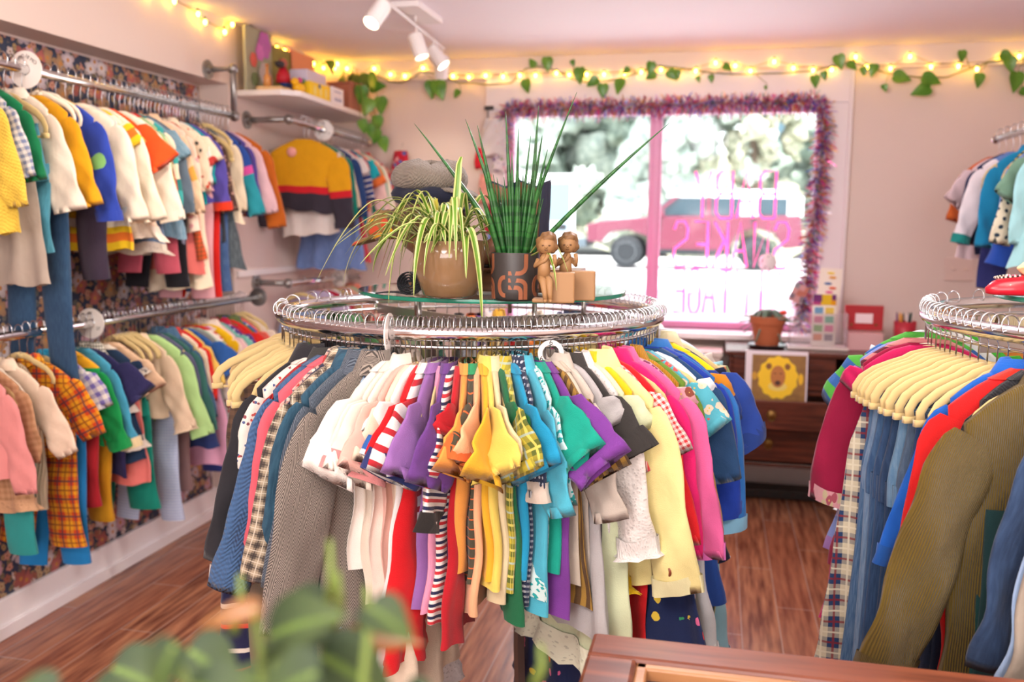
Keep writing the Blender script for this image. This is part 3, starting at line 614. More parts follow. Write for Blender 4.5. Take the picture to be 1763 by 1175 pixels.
hang('''
-97;green felt jacket;jacket;.38;l;solid;4B7A4A;
-93;teal denim trousers;pants;.62;n;denim;3E6270;
-90;empty;bare
-84;cream floral skirt;skirt;.40;n;floral:.018;EAD9B8,C98A6A,B85B4B;fl=1.2
-78;empty;bare
-75;brown checked trousers;pants;.66;n;plaid:.02;6B5140,4B3A30;
-72;empty;bare
-69;empty;bare
-67.5;empty;bare
-66;navy red-striped knit dress;skirt;.52;n;ms:.10:0:.05;D8313A,1E2145,D8CDBE;fl=1.6 sz=1.05 h=2
-65;taupe wool trousers;pants;.56;n;solid;7A6A5A;sz=1.15
-64;empty;bare
-63;empty;bare
-61;black wool jacket;jacket;.46;l;solid;26252A;sz=1.12
-57;red-and-blue flecked white sweater;knit;.42;x;speck:.010;E9DDD2,C0504A,4A5A86,8A4A50;sz=1.1 cuff=speck:.010/E9DDD2,C0504A,4A5A86
-53.5;red corduroy shirt;shirt;.36;l;cord:.006;C4282C;h1 collar=3A3A38
-50.5;chunky blue knit cardigan;cardi;.46;x;knit:.011;44648E;sz=1.1
-47.5;coral pink sweatshirt;knit;.40;l;solid;E2606E;sz=1.12 cuff=E2606E h1
-44.5;red tartan flannel shirt;shirt;.40;m;plaid:.03;B93A38,F0E0CE,2B2F55;
-41.5;navy cotton cardigan;cardi;.40;m;solid;262B48;
-39;glen plaid blazer;jacket;.40;l;plaid:.022;B9A78D,5A5048,3A3433,E2D6C0;sz=1.15 btn=9A6A35
-36;dark teal denim jacket;jacket;.42;l;denim;26485E,3F6A80;sz=1.12 btn=8A6A3A
-31.5;slate blue tweed coat;coat;.66;l;herr:.02:.008;39424F,6A7480;sz=1.15
-28;grey herringbone tweed coat;coat;.60;l;herr:.022:.007;4A4440,A0958A;sz=1.35 btn=1C1A1A
-26;pale blue crochet vest;vest;.44;n;dots:.016:.22;A8C0D8,3A4668;h1 trim=A8C0D8/.01
-23.5;plain white cotton tee;tee;.34;s;solid;F7EEE4;sz=1.05 fl=1.1
-21.5;ivory ribbed tee;tee;.40;s;solid;F3E4D2;
-19.5;white blouse with pink cuffs;blouse;.40;s;solid;F6E6D8;cuff=D98C8A sz=1.05
-17.5;blush cotton romper;romper;.40;s;solid;EDB7A8;
-15.5;long cream dress;dress;.58;s;solid;F1DCC2;fl=1.3
-13.5;white lace petticoat dress;dress;.60;c;solid;F5F1EC;trim=FFFFFF/.05
-11.7;red dress with striped cuffs;dress;.50;s;solid;D8161F;cuff=hs:.03:.4/2E5FA8,F4F4F4 fl=1.6
-10;red and white striped tee;tee;.38;s;hs:.03:.35;F0ECE6,C22B36;cuff=2C3468
-8.3;lilac cotton tee;tee;.40;s;solid;9A6BB0;
-6.8;pale pink vest dress;dress;.40;n;solid;E79AB8;fl=1.2
-5.3;purple cotton tee;tee;.34;s;solid;6B3F8A;
-3.8;navy red-white striped tunic;tunic;.42;m;ms:.024:0;D2333C,F3EDE6,262A50;cuff=2A2624 fl=1.1
-2.2;long red jersey dress;dress;.47;c;solid;C01B28;fl=1.2
-.7;apricot cotton tee;tee;.34;s;solid;F2A14A;sz=1.08
.8;orange tee with green collar;tee;.36;s;hs:.02:.12;4E4A3A,E56B32;collar=2E9A62 cuff=E56B32
2.3;peach long tee;tunic;.42;s;solid;F3B88A;fl=1.05
3.8;golden yellow tee;tee;.34;s;solid;EBB32E;sz=1.1
5.3;pale yellow short-sleeved shirt;shirt;.36;s;solid;F0D263;sz=1.1
6.8;cream linen shirt;shirt;.40;s;solid;E4D2A8;sz=1.05
8.3;dark green jersey tunic;tunic;.43;c;solid;1E6B44;fl=1.1
10.2;green-yellow plaid shirt;shirt;.37;s;plaid:.05;C9B63A,5E6A2C,E6D86A,A9C0B8;sz=1.1
12.2;bright turquoise tee;tee;.36;s;solid;1E96C2;sz=1.05
14;navy dotted blouse;blouse;.40;h;dots:.011:.25;2A3550,C8CCD2;cuff=D8C8B8 noplacket
16;light turquoise shirt;shirt;.42;h;solid;4FB4CC;sz=1.1
18;turquoise glittery print tunic;tunic;.38;h;glit;D8F0EE,2AA9A9;bell fl=1.1
19.8;emerald short-sleeved tee;tee;.34;s;solid;12A08A;sz=.98 up
21.6;purple long tee;tee;.42;s;solid;7A3C96;sz=1.08 up
23.4;brown gold striped dress;dress;.42;s;vs:.02:.5;A8823A,5E4428;fl=1.1
25;beige linen tee;tee;.38;s;solid;D6C8B4;
27;stone cotton shirt;shirt;.40;m;solid;CFC3B6;
29;grey linen dress;dress;.46;c;solid;B9B6B6;fl=1.35
31;charcoal satin shirt;shirt;.38;h;solid;3A3735;sz=.98 cuff=3A3735
33.2;white eyelet blouse;blouse;.42;l;lace;EDE6E0;cuff=lace/F3EDE8 ruf puff
35.2;pale green frilled dress;dress;.52;c;solid;D7DFB8;trim=E9EBD2/.04 fl=1.4
37;sunny yellow blouse;blouse;.40;m;solid;F0C51E;trim=F0C51E/.01
39.5;pale yellow denim jacket;jacket;.40;l;solid;F2E29C;sz=1.22 btn=7A3B22 cuff=EDE6B4
42;red gingham shirt;shirt;.36;s;plaid:.01;D23B3E,F4E8E2;
44;red cotton tunic;tunic;.52;l;solid;D81C22;sz=1.05 fl=1.1
46;navy print skirt;skirt;.62;n;speck:.03;1C2A55,E06A9A,F0D04A,E8E8F0,3AA06A,D83A3A;fl=2.2 sz=1.2
48;hot pink shirt;shirt;.44;l;solid;E21D6E;sz=1.08
50.3;rose pink blouse;blouse;.42;l;solid;E0629A;sz=1.2 cuff=D56AB0
52.5;patchwork floral dress;dress;.40;c;floral:.02;D8A0A8,7A3A5A,E8D0B0,8A4A3A;h1
54.7;mustard corduroy shirt;shirt;.46;l;cord:.005;C98E1E;
57;olive green cardigan;cardi;.46;l;solid;64862C;
59.2;teal floral collared tee;tee;.36;s;floral:.02;58B4C8,E05A5A,F0D8C0;h1
61.4;bright yellow leggings;pants;.60;n;solid;F0D010;
63.5;white ruffled petticoat;dress;.58;c;solid;EEF0F4;trim=FFFFFF/.06 fl=1.7
65.7;dark navy tee;tee;.40;h;solid;23456E;sz=1.1
68;royal blue sweatshirt;knit;.42;l;solid;1E3FA8;sz=1.08 cuff=1E3FA8
70.5;denim-blue shirt with pale cuffs;shirt;.42;l;solid;2E6FB8;sz=1.16 cuff=8FC8E8
73;blue dress with orange patch;dress;.50;s;patch:.09;2A4FA0,D88A22,2A4FA0,2A4FA0,1F3F90;
75.5;navy polo with yellow shoulders;tee;.40;h;yoke:.05;26459A,F2DC1A;sz=1.15 cuff=1E3A80
78;navy geometric print dress;dress;.46;c;patch:.03;1E2440,3A4060,C8CCD8,1E2440,B86A3A;
81;rust orange vest;vest;.24;n;solid;D2741E;
84;dark green tartan skirt;skirt;.52;n;plaid:.05;1F4A3A,20304A,C83A3A,E0C84A;fl=1.4
87;cream rose-print blouse;blouse;.30;s;speck:.03;E6DCB4,C86A7A,8AA060;
90;long pale blue ruffled dress;dress;.70;c;solid;9FD6EA;trim=A8DCEE/.08 fl=1.8
93;sheer white lace blouse;blouse;.44;l;lace;ECE9EE;cuff=lace/F6F0EC ruf puff
96;pale blue floral dress;dress;.50;l;floral:.035;C6D2E6,8FB4DC,D8C8E0,9AB0C8;cuff=F2E8DC ruf puff
100;mustard trimmed white dress;dress;.40;c;solid;F0E4D8;
104;teal knitted cardigan;cardi;.36;l;knit:.01;1F8A9A;
108;red print blouse;blouse;.36;s;floral:.02;E8E0DC,C8283A,2A3A7A;
112;empty;bare
116;empty;bare
119;cream cotton dress;dress;.36;c;solid;E8D8C0;
122;empty;bare
126;empty;bare
129;navy wool vest;vest;.30;n;solid;2A2E48;
132;empty;bare
136;empty;bare
140;pale pink dress;dress;.42;s;solid;EAB8C8;
144;bright magenta tee;tee;.36;s;solid;E0288A;
148;red back-row shirt;shirt;.36;l;solid;D83028;
152;teal back-row shirt;shirt;.36;l;solid;1A7A9A;
156;navy back-row jacket;jacket;.40;l;solid;20284A;
160;ochre back-row sweater;knit;.38;l;knit:.01;D89A22;
164;orange back-row tee;tee;.36;s;solid;F08030;
168;striped navy-cream tee;tee;.36;l;hs:.02:.5;20284A,E8DCC8;
172;cream back-row blouse;blouse;.36;l;solid;EAD8C0;
176;scarlet back-row cardigan;cardi;.36;l;solid;D02A28;
180;brown floral dress;dress;.44;s;floral:.02;8A5A3A,D8A060,C84A3A;
184;navy back-row trousers;pants;.5;n;denim;2A3A5A;
188;yellow-ochre shirt;shirt;.36;l;solid;DDA528;
192;pale floral blouse;blouse;.34;l;floral:.02;E8D8D0,C86A7A,7A9AC0;
196;purple back-row tee;tee;.34;s;solid;6A3A8A;
200;orange stripe sweater;knit;.36;l;hs:.03:.5;F07A2A,F2DCC0;
205;grey marl sweatshirt;knit;.36;l;solid;A8A6A8;
210;empty;bare
215;dark green back-row dress;dress;.40;s;solid;22553F;
220;cream fleece jacket;jacket;.36;l;solid;E4D4BC;
226;empty;bare
231;pale green back-row blouse;blouse;.36;l;solid;A8C8A8;
236;empty;bare
242;red checked shirt;shirt;.36;l;plaid:.02;C83A3A,EAD8C8;
248;empty;bare
255;empty;bare
''', ring_place(CR, CTAB), 'on central round rack', 'clothes on the central round rack', 1.2, grow=1.14, lay=lambda a: -1 if a < 5 else 1)
hang('''
-176;white eyelet dress;dress;.44;s;lace;EEE8EA;
-168;terracotta shirt;shirt;.38;l;solid;C8603A;
-160;navy striped tee;tee;.38;l;hs:.02:.5;2A3A6A,E8E0D8;
-152;cream corduroy jacket;jacket;.38;l;cord:.006;D8C8A0;
-145;orange knit top;knit;.36;l;solid;E88A3A;
-138;bright green ribbon dress;dress;.40;c;solid;4FC040;fl=1.8
-132;white party dress;dress;.46;c;solid;F0F0F2;trim=FFFFFF/.04 h1
-126;empty;bare;;;;;h=1
-122;green and blue striped top;tee;.44;s;hs:.05:.5;5AB848,3A6AB0;h1
-118;empty;bare;;;;;h=1
-113;purple patchwork floral dress;dress;.50;l;patch:.045;A878B8,8A9AD8,D8A0C0,C8B8E0,7A6AA8;puff h1
-109;pink and maroon striped tee;tee;.40;l;hs:.03:.5;D88A8A,6A2A3A;h1
-105;raspberry velvet dress;dress;.52;l;solid;98123E;sz=.98 cuff=floral:.02/E8A8B0,B85A6A,D8C8A0 bell h=1
-101.5;magenta corduroy dress;dress;.60;c;solid;C0185A;
-98;navy and tan tartan skirt;skirt;.80;n;plaid:.045;D8CDB0,26406A,8A2A30,E8E0C8;fl=1.9 sz=1.1
-95;faded blue bootcut jeans;pants;.82;n;denim;456A94,7A98B8;fl=1.3 sz=1.1
-92.2;pale wash blue jeans;pants;.80;n;denim;6A88AC,98B0C8;sz=1.1
-89.4;mid-blue stitched jeans;pants;.80;n;denim;34557E,587AA0;fl=1.2 sz=1.1
-86.6;indigo drawstring jeans;pants;.78;n;denim;2A4468,40608A;sz=1.1
-83.8;dark indigo flared jeans;pants;.82;n;denim;22395A,3A567A;fl=1.4 sz=1.1
-81;light blue copper-buttoned jeans;pants;.72;n;denim;5E86A8,8AA8C0;btn=B8784A sz=1.1
-78.2;grey-blue pleated jeans;pants;.76;n;denim;4A5F78,6A8098;sz=1.1
-75.4;navy flared trousers;pants;.84;n;denim;26406A,34547E;fl=1.5 sz=1.15
-72.6;black-blue denim jeans;pants;.78;n;denim;22304A,303F5A;sz=1.1
-69.8;inky blue trousers;pants;.82;n;solid;1A2A44;sz=1.1
-66;royal blue cotton shirt;shirt;.44;l;solid;1A5FC0;sz=1.0 h1 btn=2A4FA0 cuff=1F58A8 yaw=-13
-62;red embroidered cardigan;cardi;.52;l;solid;D81A1C;sz=1.15 collar=speck:.03/E02818,F0C020,6A2A7A h1 noplacket yaw=-14
-58.5;black ribbed cardigan;cardi;.50;l;knit:.008;24242A;sz=.9 yaw=-11
-56.5;dark green wool trousers;pants;.86;n;solid;16383A;sz=1.0 yaw=-16
-55.5;bottle green wool skirt;skirt;.80;n;solid;14403F;sz=.95 fl=1.1 yaw=-17
-54;olive corduroy jacket;jacket;.52;l;cord:.004;705A1C;sz=1.42 cuff=cord:.004/705A1C yaw=-7
-45.5;quilted cream vest;vest;.34;n;knit:.03;DCCB98;sz=1.3 yaw=-7
-43.5;dark denim jacket;jacket;.46;l;denim;2A3E5E,3F567A;sz=1.2 yaw=-7
-41.5;pale blue oxford shirt;shirt;.48;l;solid;A8C4EA;sz=1.3 yaw=-6
-39.5;stone linen blazer;jacket;.54;l;solid;A39688;sz=1.35 btn=E4ECE4 yaw=-5
-36;mid-grey wool blazer;jacket;.54;l;herr:.02:.008;5E5E66,7A7A82;sz=1.35
-33;navy wool coat;coat;.60;l;solid;222A44;sz=1.3
-20;slate corduroy dress;dress;.60;s;cord:.006;4A5A70;sz=1.2
''', ring_place(RR, RTAB), 'on right-hand round rack', 'clothes on the right-hand round rack', 3, lay=lambda a: -.6)
def line_place(x, y0, y1, z, x1=None, z1=None, back=False):
    def f(q): return ((x+((x1 if x1 is not None else x)-x)*q, y0+(y1-y0)*q, z+((z1 if z1 is not None else z)-z)*q), (PI if back else 0))
    return f
hang('''
.0;butter yellow knit dress;dress;.44;l;knit:.012;F2CC4E;puff
.035;pale gingham romper;romper;.34;m;plaid:.02;E8E4E0,7A86A8;
.065;forest green velour top;knit;.22;m;solid;0E7A4A;
.095;stone linen pinafore;dress;.60;n;solid;B3A496;fl=1.5
.125;light blue denim shorts;pants;.40;n;denim;4A92A8;
.15;cream bell-sleeved blouse;blouse;.30;l;solid;F6E8D6;bell
.175;long indigo jeans;pants;.86;n;denim;2E4E70,44688A;h=1
.20;gold knit sweater;knit;.56;l;solid;DFA010;h=1
.225;empty;bare;;;;;h=1
.25;empty;bare;;;;;h=1
.275;blue sweatshirt with dinosaurs;knit;.32;l;speck:.09;2E48B0,8CCB78,F0B838,8CCB78;cuff=2E48B0 sz=1.1 collar=E8B838
.305;plum corduroy trousers;pants;.50;n;cord:.006;4A3A52;h=0
.33;cream fleece hoodie;knit;.32;l;solid;FBEBD4;sz=1.12
.355;pale grey sweatshirt;knit;.33;l;solid;C9CDCB;cuff=C9CDCB sz=1.1
.38;yellow dress with orange stripes;dress;.50;s;ms:.12:0;F07A28,F4C81E,FFF4E0;fl=1.4
.405;ivory brushed sweatshirt;knit;.33;l;solid;FCEBD2;sz=1.1
.43;orange and yellow colour-block tee;tee;.30;h;hem:.10;F0561C,F8CC10;sleeve=solid/F0561C sz=1.1 up
.455;pale peach frilled dress;dress;.42;s;solid;F0D2B8;trim=F6E6D4/.03
.475;white sweatshirt with red tab;knit;.32;l;solid;FDF1DE;cuff=FDF1DE sz=1.12
.495;slate blue pinafore;dress;.50;n;denim;5B6F8A;fl=1.5 trim=D8C8B8/.02
.515;red-collared green knit;knit;.33;l;knit:.012;A9C690;collar=D8281E
.535;red teal geometric sweater;knit;.33;l;patch:.05;F2E2C8,3AA8A8,E02A20,2A7A7A,E8D8C0;
.552;light denim embroidered dress;dress;.46;s;denim;6F92A8,9AB4C4;
.57;slate grey sweatshirt;knit;.34;l;solid;5E6E7E;cuff=5E6E7E
.588;rose pink knit trousers;pants;.50;n;solid;C8586A;h=0
.605;peach blouse with puppy print;blouse;.32;l;speck:.1;F3CDA8,3A2A2A,E8A84A;noplacket
.62;black starred trousers;pants;.56;n;speck:.05;1A1820,8A8AA0;h=0
.638;pale floral nightdress;dress;.44;m;speck:.03;F2D8C4,E0A0A0,D8B8A0;
.655;coral pink pinafore;dress;.60;n;solid;EE7A72;fl=1.4
.672;orange gingham dress;dress;.54;n;plaid:.016;D8562A,8A4A28;fl=1.5
.69;cream dotted blouse;blouse;.36;m;speck:.025;F4E0C4,C8503A,3A3A3A;
.705;cream bandana-print dress;dress;.68;s;speck:.08;F6E2C6,3A2A20,C8403A;fl=1.3
.72;white dotted tee;tee;.28;h;dots:.05:.12;F8F0E8,3A3030;
.735;teal cotton top;tee;.32;h;solid;0FA0A8;
.75;pale pink leggings;pants;.62;n;solid;EDB0B8;
.765;purple sweatshirt with red cuffs;knit;.31;l;solid;5A4FA8;cuff=F0401E
.78;red woollen trousers;pants;.62;n;solid;DC2018;h=0
.795;mauve floral blouse;blouse;.36;l;floral:.015;5A3F3A,C89A8A,8A6A5A;
.81;red-stitched blue jeans;pants;.60;n;denim;3E5F92,6A88B4;h=0
.825;black denim dungarees;dress;.50;n;denim;38404A,5A6470;fl=1.2
.84;dusty mauve trousers;pants;.60;n;solid;A88890;
.855;long grey denim dress;dress;.60;n;denim;4A545A,78848A;fl=1.6
.87;empty;bare
.885;cream long-sleeved dress;dress;.40;l;solid;F4E2C4;
.905;blue sweater with pink band;knit;.36;l;hem:.16;2A4FA0,2A9AA8,D850A0;
.925;navy knit cardigan;cardi;.36;l;solid;2A2A5A;
.945;violet cotton sweatshirt;knit;.36;l;solid;5A4A9A;
.97;pale pink cardigan;cardi;.36;l;solid;E8BEC4;
1.0;rust orange velour top;knit;.37;l;solid;C4641A;sz=1.15 yaw=14
''', line_place(XA, 2.32, 3.86, ZU), 'on upper left rail', 'clothes on the upper left rail', 6, drop=.028)
hang('''
.0;pink wool jacket;jacket;.34;l;solid;F09A96;
.03;tan pinstriped romper;romper;.44;m;plaid:.02;D0A078,B88860;trim=D0A078/.02
.055;teal jersey shorts;pants;.50;n;solid;2E9A96;h=1
.08;cream shirt;shirt;.28;h;solid;F6DDC2;sz=1.12 up
.10;beige dungarees;dress;.48;n;cord:.008;C8B294;fl=1.1
.125;empty;bare
.145;yellow tartan shirt;shirt;.32;h;plaid:.06;F0A81C,D8481C,3A3A4A,8A3A18;sz=1.15 up
.165;yellow tartan trousers;pants;.54;n;plaid:.06;F0A81C,D8481C,3A3A4A,8A3A18;fl=1.4 h=0
.185;bright blue leggings;pants;.62;n;solid;1E84C8;h=0
.205;lilac checkerboard shirt;shirt;.30;s;plaid:.03;7A6FB8,F2EAE0;collar=2A9AC0
.225;red cotton trousers;pants;.44;n;solid;B8202A;h=0
.245;green raglan with yellow shoulders;knit;.32;l;yoke:.05;14A050,F4B01E;cuff=14A050 sleeve=solid/14A050
.27;mustard leggings;pants;.52;n;solid;E0A01A;h=0
.29;sky blue sweatshirt;knit;.32;l;solid;4AA4C4;cuff=F2DCAA
.31;dark purple dress;dress;.46;h;solid;2E2A58;fl=1.1 sz=1.1 up
.33;black gingham blouse;blouse;.40;n;plaid:.012;3A3A3A,E8E0D0;
.35;navy lace-tiered dress;dress;.44;c;solid;233A58;collar=lace/EADCCB tier=E6D6C8 fl=1.5 ruf cuff=lace/EADCCB
.37;coral pink skirt;skirt;.42;n;solid;F08078;fl=1.5
.385;peach linen tee;tee;.26;s;solid;F0C8A4;
.40;jade green trousers;pants;.54;n;solid;0E8F7A;fl=1.3
.415;empty;bare
.43;empty;bare
.445;empty;bare
.46;empty;bare
.475;empty;bare
.49;cream ruffled-cuff blouse;blouse;.32;l;solid;F0D4B4;cuff=lace/F0D4B4 ruf
.505;pale blue gingham trousers;pants;.64;n;plaid:.012;A8B8E0,D8E0F2;h=0
.525;mint green sweatshirt;knit;.34;l;solid;B4DC90;cuff=B4DC90 sz=1.1
.545;dark slate knit;knit;.33;l;solid;5A5A78;
.56;brown leggings;pants;.54;n;solid;8A6A68;
.575;dark teal sweatshirt;knit;.34;l;solid;33655F;cuff=33655F sz=1.1
.595;denim blue jacket;jacket;.33;l;denim;3A5A78;
.61;navy corduroy skirt;skirt;.38;n;solid;26366A;
.625;cream frilled top;blouse;.26;m;solid;F4DEC2;ruf cuff=lace/F4DEC2 collar=C83A30
.64;red knitted top;knit;.26;m;solid;D8281E;
.655;yellow cotton tee;tee;.30;h;solid;F0C860;up
.67;cobalt blue tee;tee;.32;h;solid;2A5AA0;up sz=1.1
.685;pale pink tulle skirt;skirt;.48;n;solid;E4A8C4;fl=2.0
.70;grey two-layered dress;dress;.38;s;solid;8A8A88;
.715;sage green dress;dress;.42;s;solid;9ABAA0;fl=1.4
.73;white top with red cuffs;knit;.30;l;solid;F6E8DC;cuff=D82A28 collar=D82A28
.745;red striped nightdress;dress;.36;l;hs:.02:.5;D83A30,F2E0CC;
.76;rosy pink tulle dress;dress;.52;n;solid;E0A0C8;fl=2.0
.775;bright yellow cardigan;cardi;.30;l;solid;F4C410;
.79;cream fluffy jacket;jacket;.30;l;solid;F4DECC;
.805;pale pink tee;tee;.28;h;solid;F4C8C8;
.82;aqua green tee;tee;.28;h;solid;7AC0B0;
.835;purple polka dress;dress;.36;s;dots:.02:.2;5A3F8A,E8E0F0;
.85;crimson blouse;blouse;.30;m;solid;C81E3C;
.865;navy gingham trousers;pants;.60;n;plaid:.015;2A3A8A,4A5AA8;h=0
.88;scarlet tee;tee;.30;h;solid;E02820;
.895;olive green jacket;jacket;.30;l;solid;5A6A3A;
.91;blue patterned shirt;shirt;.30;l;speck:.02;2A6AC0,E8E0D8,E03A3A;
.93;coral tee;tee;.30;h;solid;F06A5A;
.95;empty;bare
.965;cream nursery dress;dress;.36;s;solid;F0E0CC;
.98;empty;bare
''', line_place(XA, 2.30, 3.98, ZL), 'on lower left rail', 'clothes on the lower left rail', 6, drop=.028)
hang('''
.14;mustard smock with red band;knit;.36;l;hem:.25;EBAA12,3A3440,D8222E;sz=1.3 yaw=20 cuff=3A3440 logo=F0A8A0/.024/-.06/.06 h1
.20;cream linen dress;dress;.48;c;solid;F0E6E0;fl=1.3 yaw=16
.30;dark green jersey top;knit;.34;l;solid;128A76;sz=1.1
.36;cream sweater with navy cuffs;knit;.34;l;solid;EAD2B4;cuff=2A2A4A
.42;navy blue sweatshirt;knit;.34;l;solid;2C4A80;sz=1.08
.47;sky denim skirt;skirt;.56;n;denim;6F88C0,8AA0D0;fl=1.8
.52;white eyelet tee;tee;.38;s;solid;F8EEE8;
.57;coral jersey dress;dress;.62;c;solid;E05058;fl=1.5
.62;white navy-striped tee;tee;.34;m;hs:.03:.75;F6EEE6,3A4A8A;
.67;turquoise tee;tee;.42;s;solid;18A8B8;
.72;orange cotton tee;tee;.34;s;solid;F07A3A;
.77;pale pink blouse;blouse;.38;l;solid;F2CCC8;
.82;jade trim cardigan;cardi;.34;l;solid;2AB89A;
.87;cream knit sweater;knit;.34;l;solid;F6EAD6;
.94;red paisley blouse;blouse;.34;l;floral:.03;C81E3C,3A5AA0,E8C8A0;
''', line_place(-2.1, 4.3, 5.2, 2.0, -2.06, 1.967), 'on far left corner rail', 'clothes on the far left corner rail', 6, drop=.028)
hang('''
.10;pale denim skirt;skirt;.4;n;denim;8AA0C8;
.34;lavender cotton dress;dress;.44;s;solid;C8B8D8;
.44;raspberry knit dress;dress;.44;l;solid;C8284A;
.54;white lace pinafore;dress;.44;n;solid;F0EAE8;
.64;rose red skirt;skirt;.40;n;solid;D84858;
.74;peach tee;tee;.34;s;solid;F2B8A0;
.84;pale green top;tee;.34;s;solid;B8D0A8;
.94;salmon pink blouse;blouse;.34;l;solid;F0907A;
''', line_place(-2.15, 4.4, 5.15, 1.18, -2.12, 1.17), 'on low corner rail', 'clothes on the low far corner rail', 6)
hang('''
.02;burnt orange tied top;tee;.30;m;solid;D8682A;
.13;pale pink tied dress;dress;.42;h;solid;E8CCD0;
.24;dark navy cardigan;cardi;.40;l;solid;20284E;
.34;white top with denim patch;knit;.36;l;patch:.14;F2E6EA,F2E6EA,6A86C0,F2E6EA;cuff=1E8A84
.44;navy striped leggings;pants;.44;n;hem:.40;2A2F6A,E8E0F0;
.53;teal blue collared shirt;shirt;.38;l;solid;1A8AB8;collar=1A8AB8
.62;green and gold knitted vest;vest;.36;n;hs:.014:.5;2A4A3A,C8A850;
.70;bright blue overalls;dress;.44;n;solid;2450B0;
.78;chambray blouse with red flowers;blouse;.36;l;speck:.06;7A92C8,D83A3A,E8D8A0;
.86;cream blouse with dark dots;blouse;.38;l;dots:.03:.25;E8DCC0,2A3A4A;
.93;sage green tee;tee;.40;h;solid;7AA088;
1.0;aqua cotton dress;dress;.42;l;solid;A8DCE0;
''', line_place(1.17, 4.38, 3.5, 1.88, back=True), 'on right wall rail', 'clothes on the right wall rail', 8, drop=.028)
for k in range(3):
    if not HUSED[k]:
        for ch in list(HP[k].children): bpy.data.objects.remove(ch)
        bpy.data.objects.remove(HP[k])
# size dividers
def ringdisc(rk, a, label, text, R=.042):
    q = math.radians(a); disc((rk['c'][0]+rk['R']*math.sin(q), rk['c'][1]-rk['R']*math.cos(q), rk['z']-.003), q+PI/2+.2, label, text, R)
ringdisc(CR, -6, 'white round size divider marked 5 on the front of central ring rail', '5', .040)
disc((-.577+.448*math.sin(math.radians(36)), 2.13-.448*math.cos(math.radians(36))-.012, 1.245), math.radians(20), 'small pale size divider slipped down between hooks at front right of central ring', '6', .026)
ringdisc(RR, 168, 'white round size divider at the back of the right-hand ring rail', '8', .042)
disc((XA, 2.61, ZU), 0, 'cream size divider with letters on the upper left rail', '18 MO', .060)
disc((XA, 2.86, ZL), 0, 'white size divider marked 2T on the lower left rail', '2T', .055)
disc((-2.09, 4.66, 1.985), 0, 'white round size divider on the far left corner rail under the shelf', '3T', .055)
disc((-2.14, 4.95, 1.172), 0, 'white round size divider on the low corner rail behind the spider plant', '4T', .05)
# ================================================================ ON THE GLASS TOP
GZ = 1.345
def strip(path, w, up, twist=0, curl=0):
    """a blade: path points, widths, creased cross-section of 5 vertices"""
    P = np.array([tuple(p) for p in path]); T = np.gradient(P, axis=0); T /= np.linalg.norm(T, axis=1)[:, None]+1e-9
    R = []; UV = []; up = np.array(up, float)
    for i in range(len(P)):
        b = np.cross(T[i], up); nb = np.linalg.norm(b); b = b/nb if nb > .05 else np.array([1., 0, 0]); n = np.cross(b, T[i])
        k = twist*i/len(P); b, n = b*math.cos(k)+n*math.sin(k), n*math.cos(k)-b*math.sin(k); ww = w[i]
        R.append([P[i]-b*ww+n*ww*.25, P[i]-b*ww*.45+n*ww*.05, P[i]-n*ww*.05, P[i]+b*ww*.45+n*ww*.05, P[i]+b*ww+n*ww*.25]); UV.append([(u, i/len(P)) for u in (0, .25, .5, .75, 1)])
    return R, UV
pot1 = thing('spider_plant', 'spider plant with striped arching leaves in a tan ceramic pot on the glass', 'potted plant', (-.535, 1.80, GZ))
MB().lathe([(0, .004), (.045, .003), (.055, .008), (.068, .045), (.074, .085), (.073, .118), (.069, .118), (.069, .095), (0, .093)], n=48).build('pot', MT('tan_glaze', .12, coat=.6).color('86694A').m, pot1)
MB().lathe([(0, .100), (.067, .098)], n=24, caps=(False, False)).build('soil', plain('soil', '2E241C', .95), pot1)
sm = MT('striped_leaf', .4); c = sm.coords('UV'); e = (c[0]-.5).abs(); sm.color(sm.mix(e > .27, hexc('5E8A22'), hexc('C8CA80'))); sm = sm.m
ym = MT('yellow_leaf', .45); c = ym.coords('UV'); ym.color(ym.mix(c[1] > .85, hexc('B8B03A'), hexc('B8742A'))); ym = ym.m
rs = random.Random(5)
def arch(v0, az, reach, h, drop, n=22):
    P = []
    for i in range(n):
        q = i/(n-1); r = reach*(1-(1-q)**1.5) if drop > h else reach*q; z = h*math.sin(min(1, q*1.6)*PI/2)*(1) - (drop+h)*max(0, q-.42)**1.6*2.1
        P.append((v0[0]+r*math.cos(az), v0[1]+r*math.sin(az), v0[2]+z))
    return P
for i in range(76):
    az = rs.uniform(0, 2*PI); reach = rs.uniform(.06, .18); hh_ = rs.uniform(.03, .13); dr = rs.uniform(-.02, .10)*(.4+reach*4)
    if i < 14: az = PI+rs.uniform(-.9, .9); reach = rs.uniform(.16, .25)
    P = arch((rs.uniform(-.03, .03), rs.uniform(-.03, .03), .10), az, reach, hh_, dr); n = len(P); wd0 = rs.uniform(.0042, .0075)
    for k, p in enumerate(P):
        if p[2] < .012 and math.hypot(p[0]+.06, p[1]) < .27: P[k] = (p[0], p[1], .012+.002*(i % 5))
    R, UV = strip(P, [wd0*(.5+.5*min(1, k*.25))*(1-(k/(n-1))**3)+.0005 for k in range(n)], (0, 0, 1), rs.uniform(-.6, .6))
    MB().grid(R, UV, False).build('leaf', ym if i % 19 == 7 else sm, pot1)
for (az, reach, h, dr) in ((-.75, .125, .04, .19), (-1.9, .12, .06, .12), (-2.5, .13, .07, .15)):    # leaves spilling over the pot towards the front
    P = arch((0, 0, .11), az, reach, h, dr, 24)
    R, UV = strip(P, [.008*(1-(k/23)**4)+.0006 for k in range(24)], (0, 0, 1), 0); MB().grid(R, UV, False).build('leaf', sm, pot1)
P = [(.02, -.03, .10), (.02, -.035, .16), (.025, -.035, .21), (.028, -.03, .27), (.03, -.02, .285)]
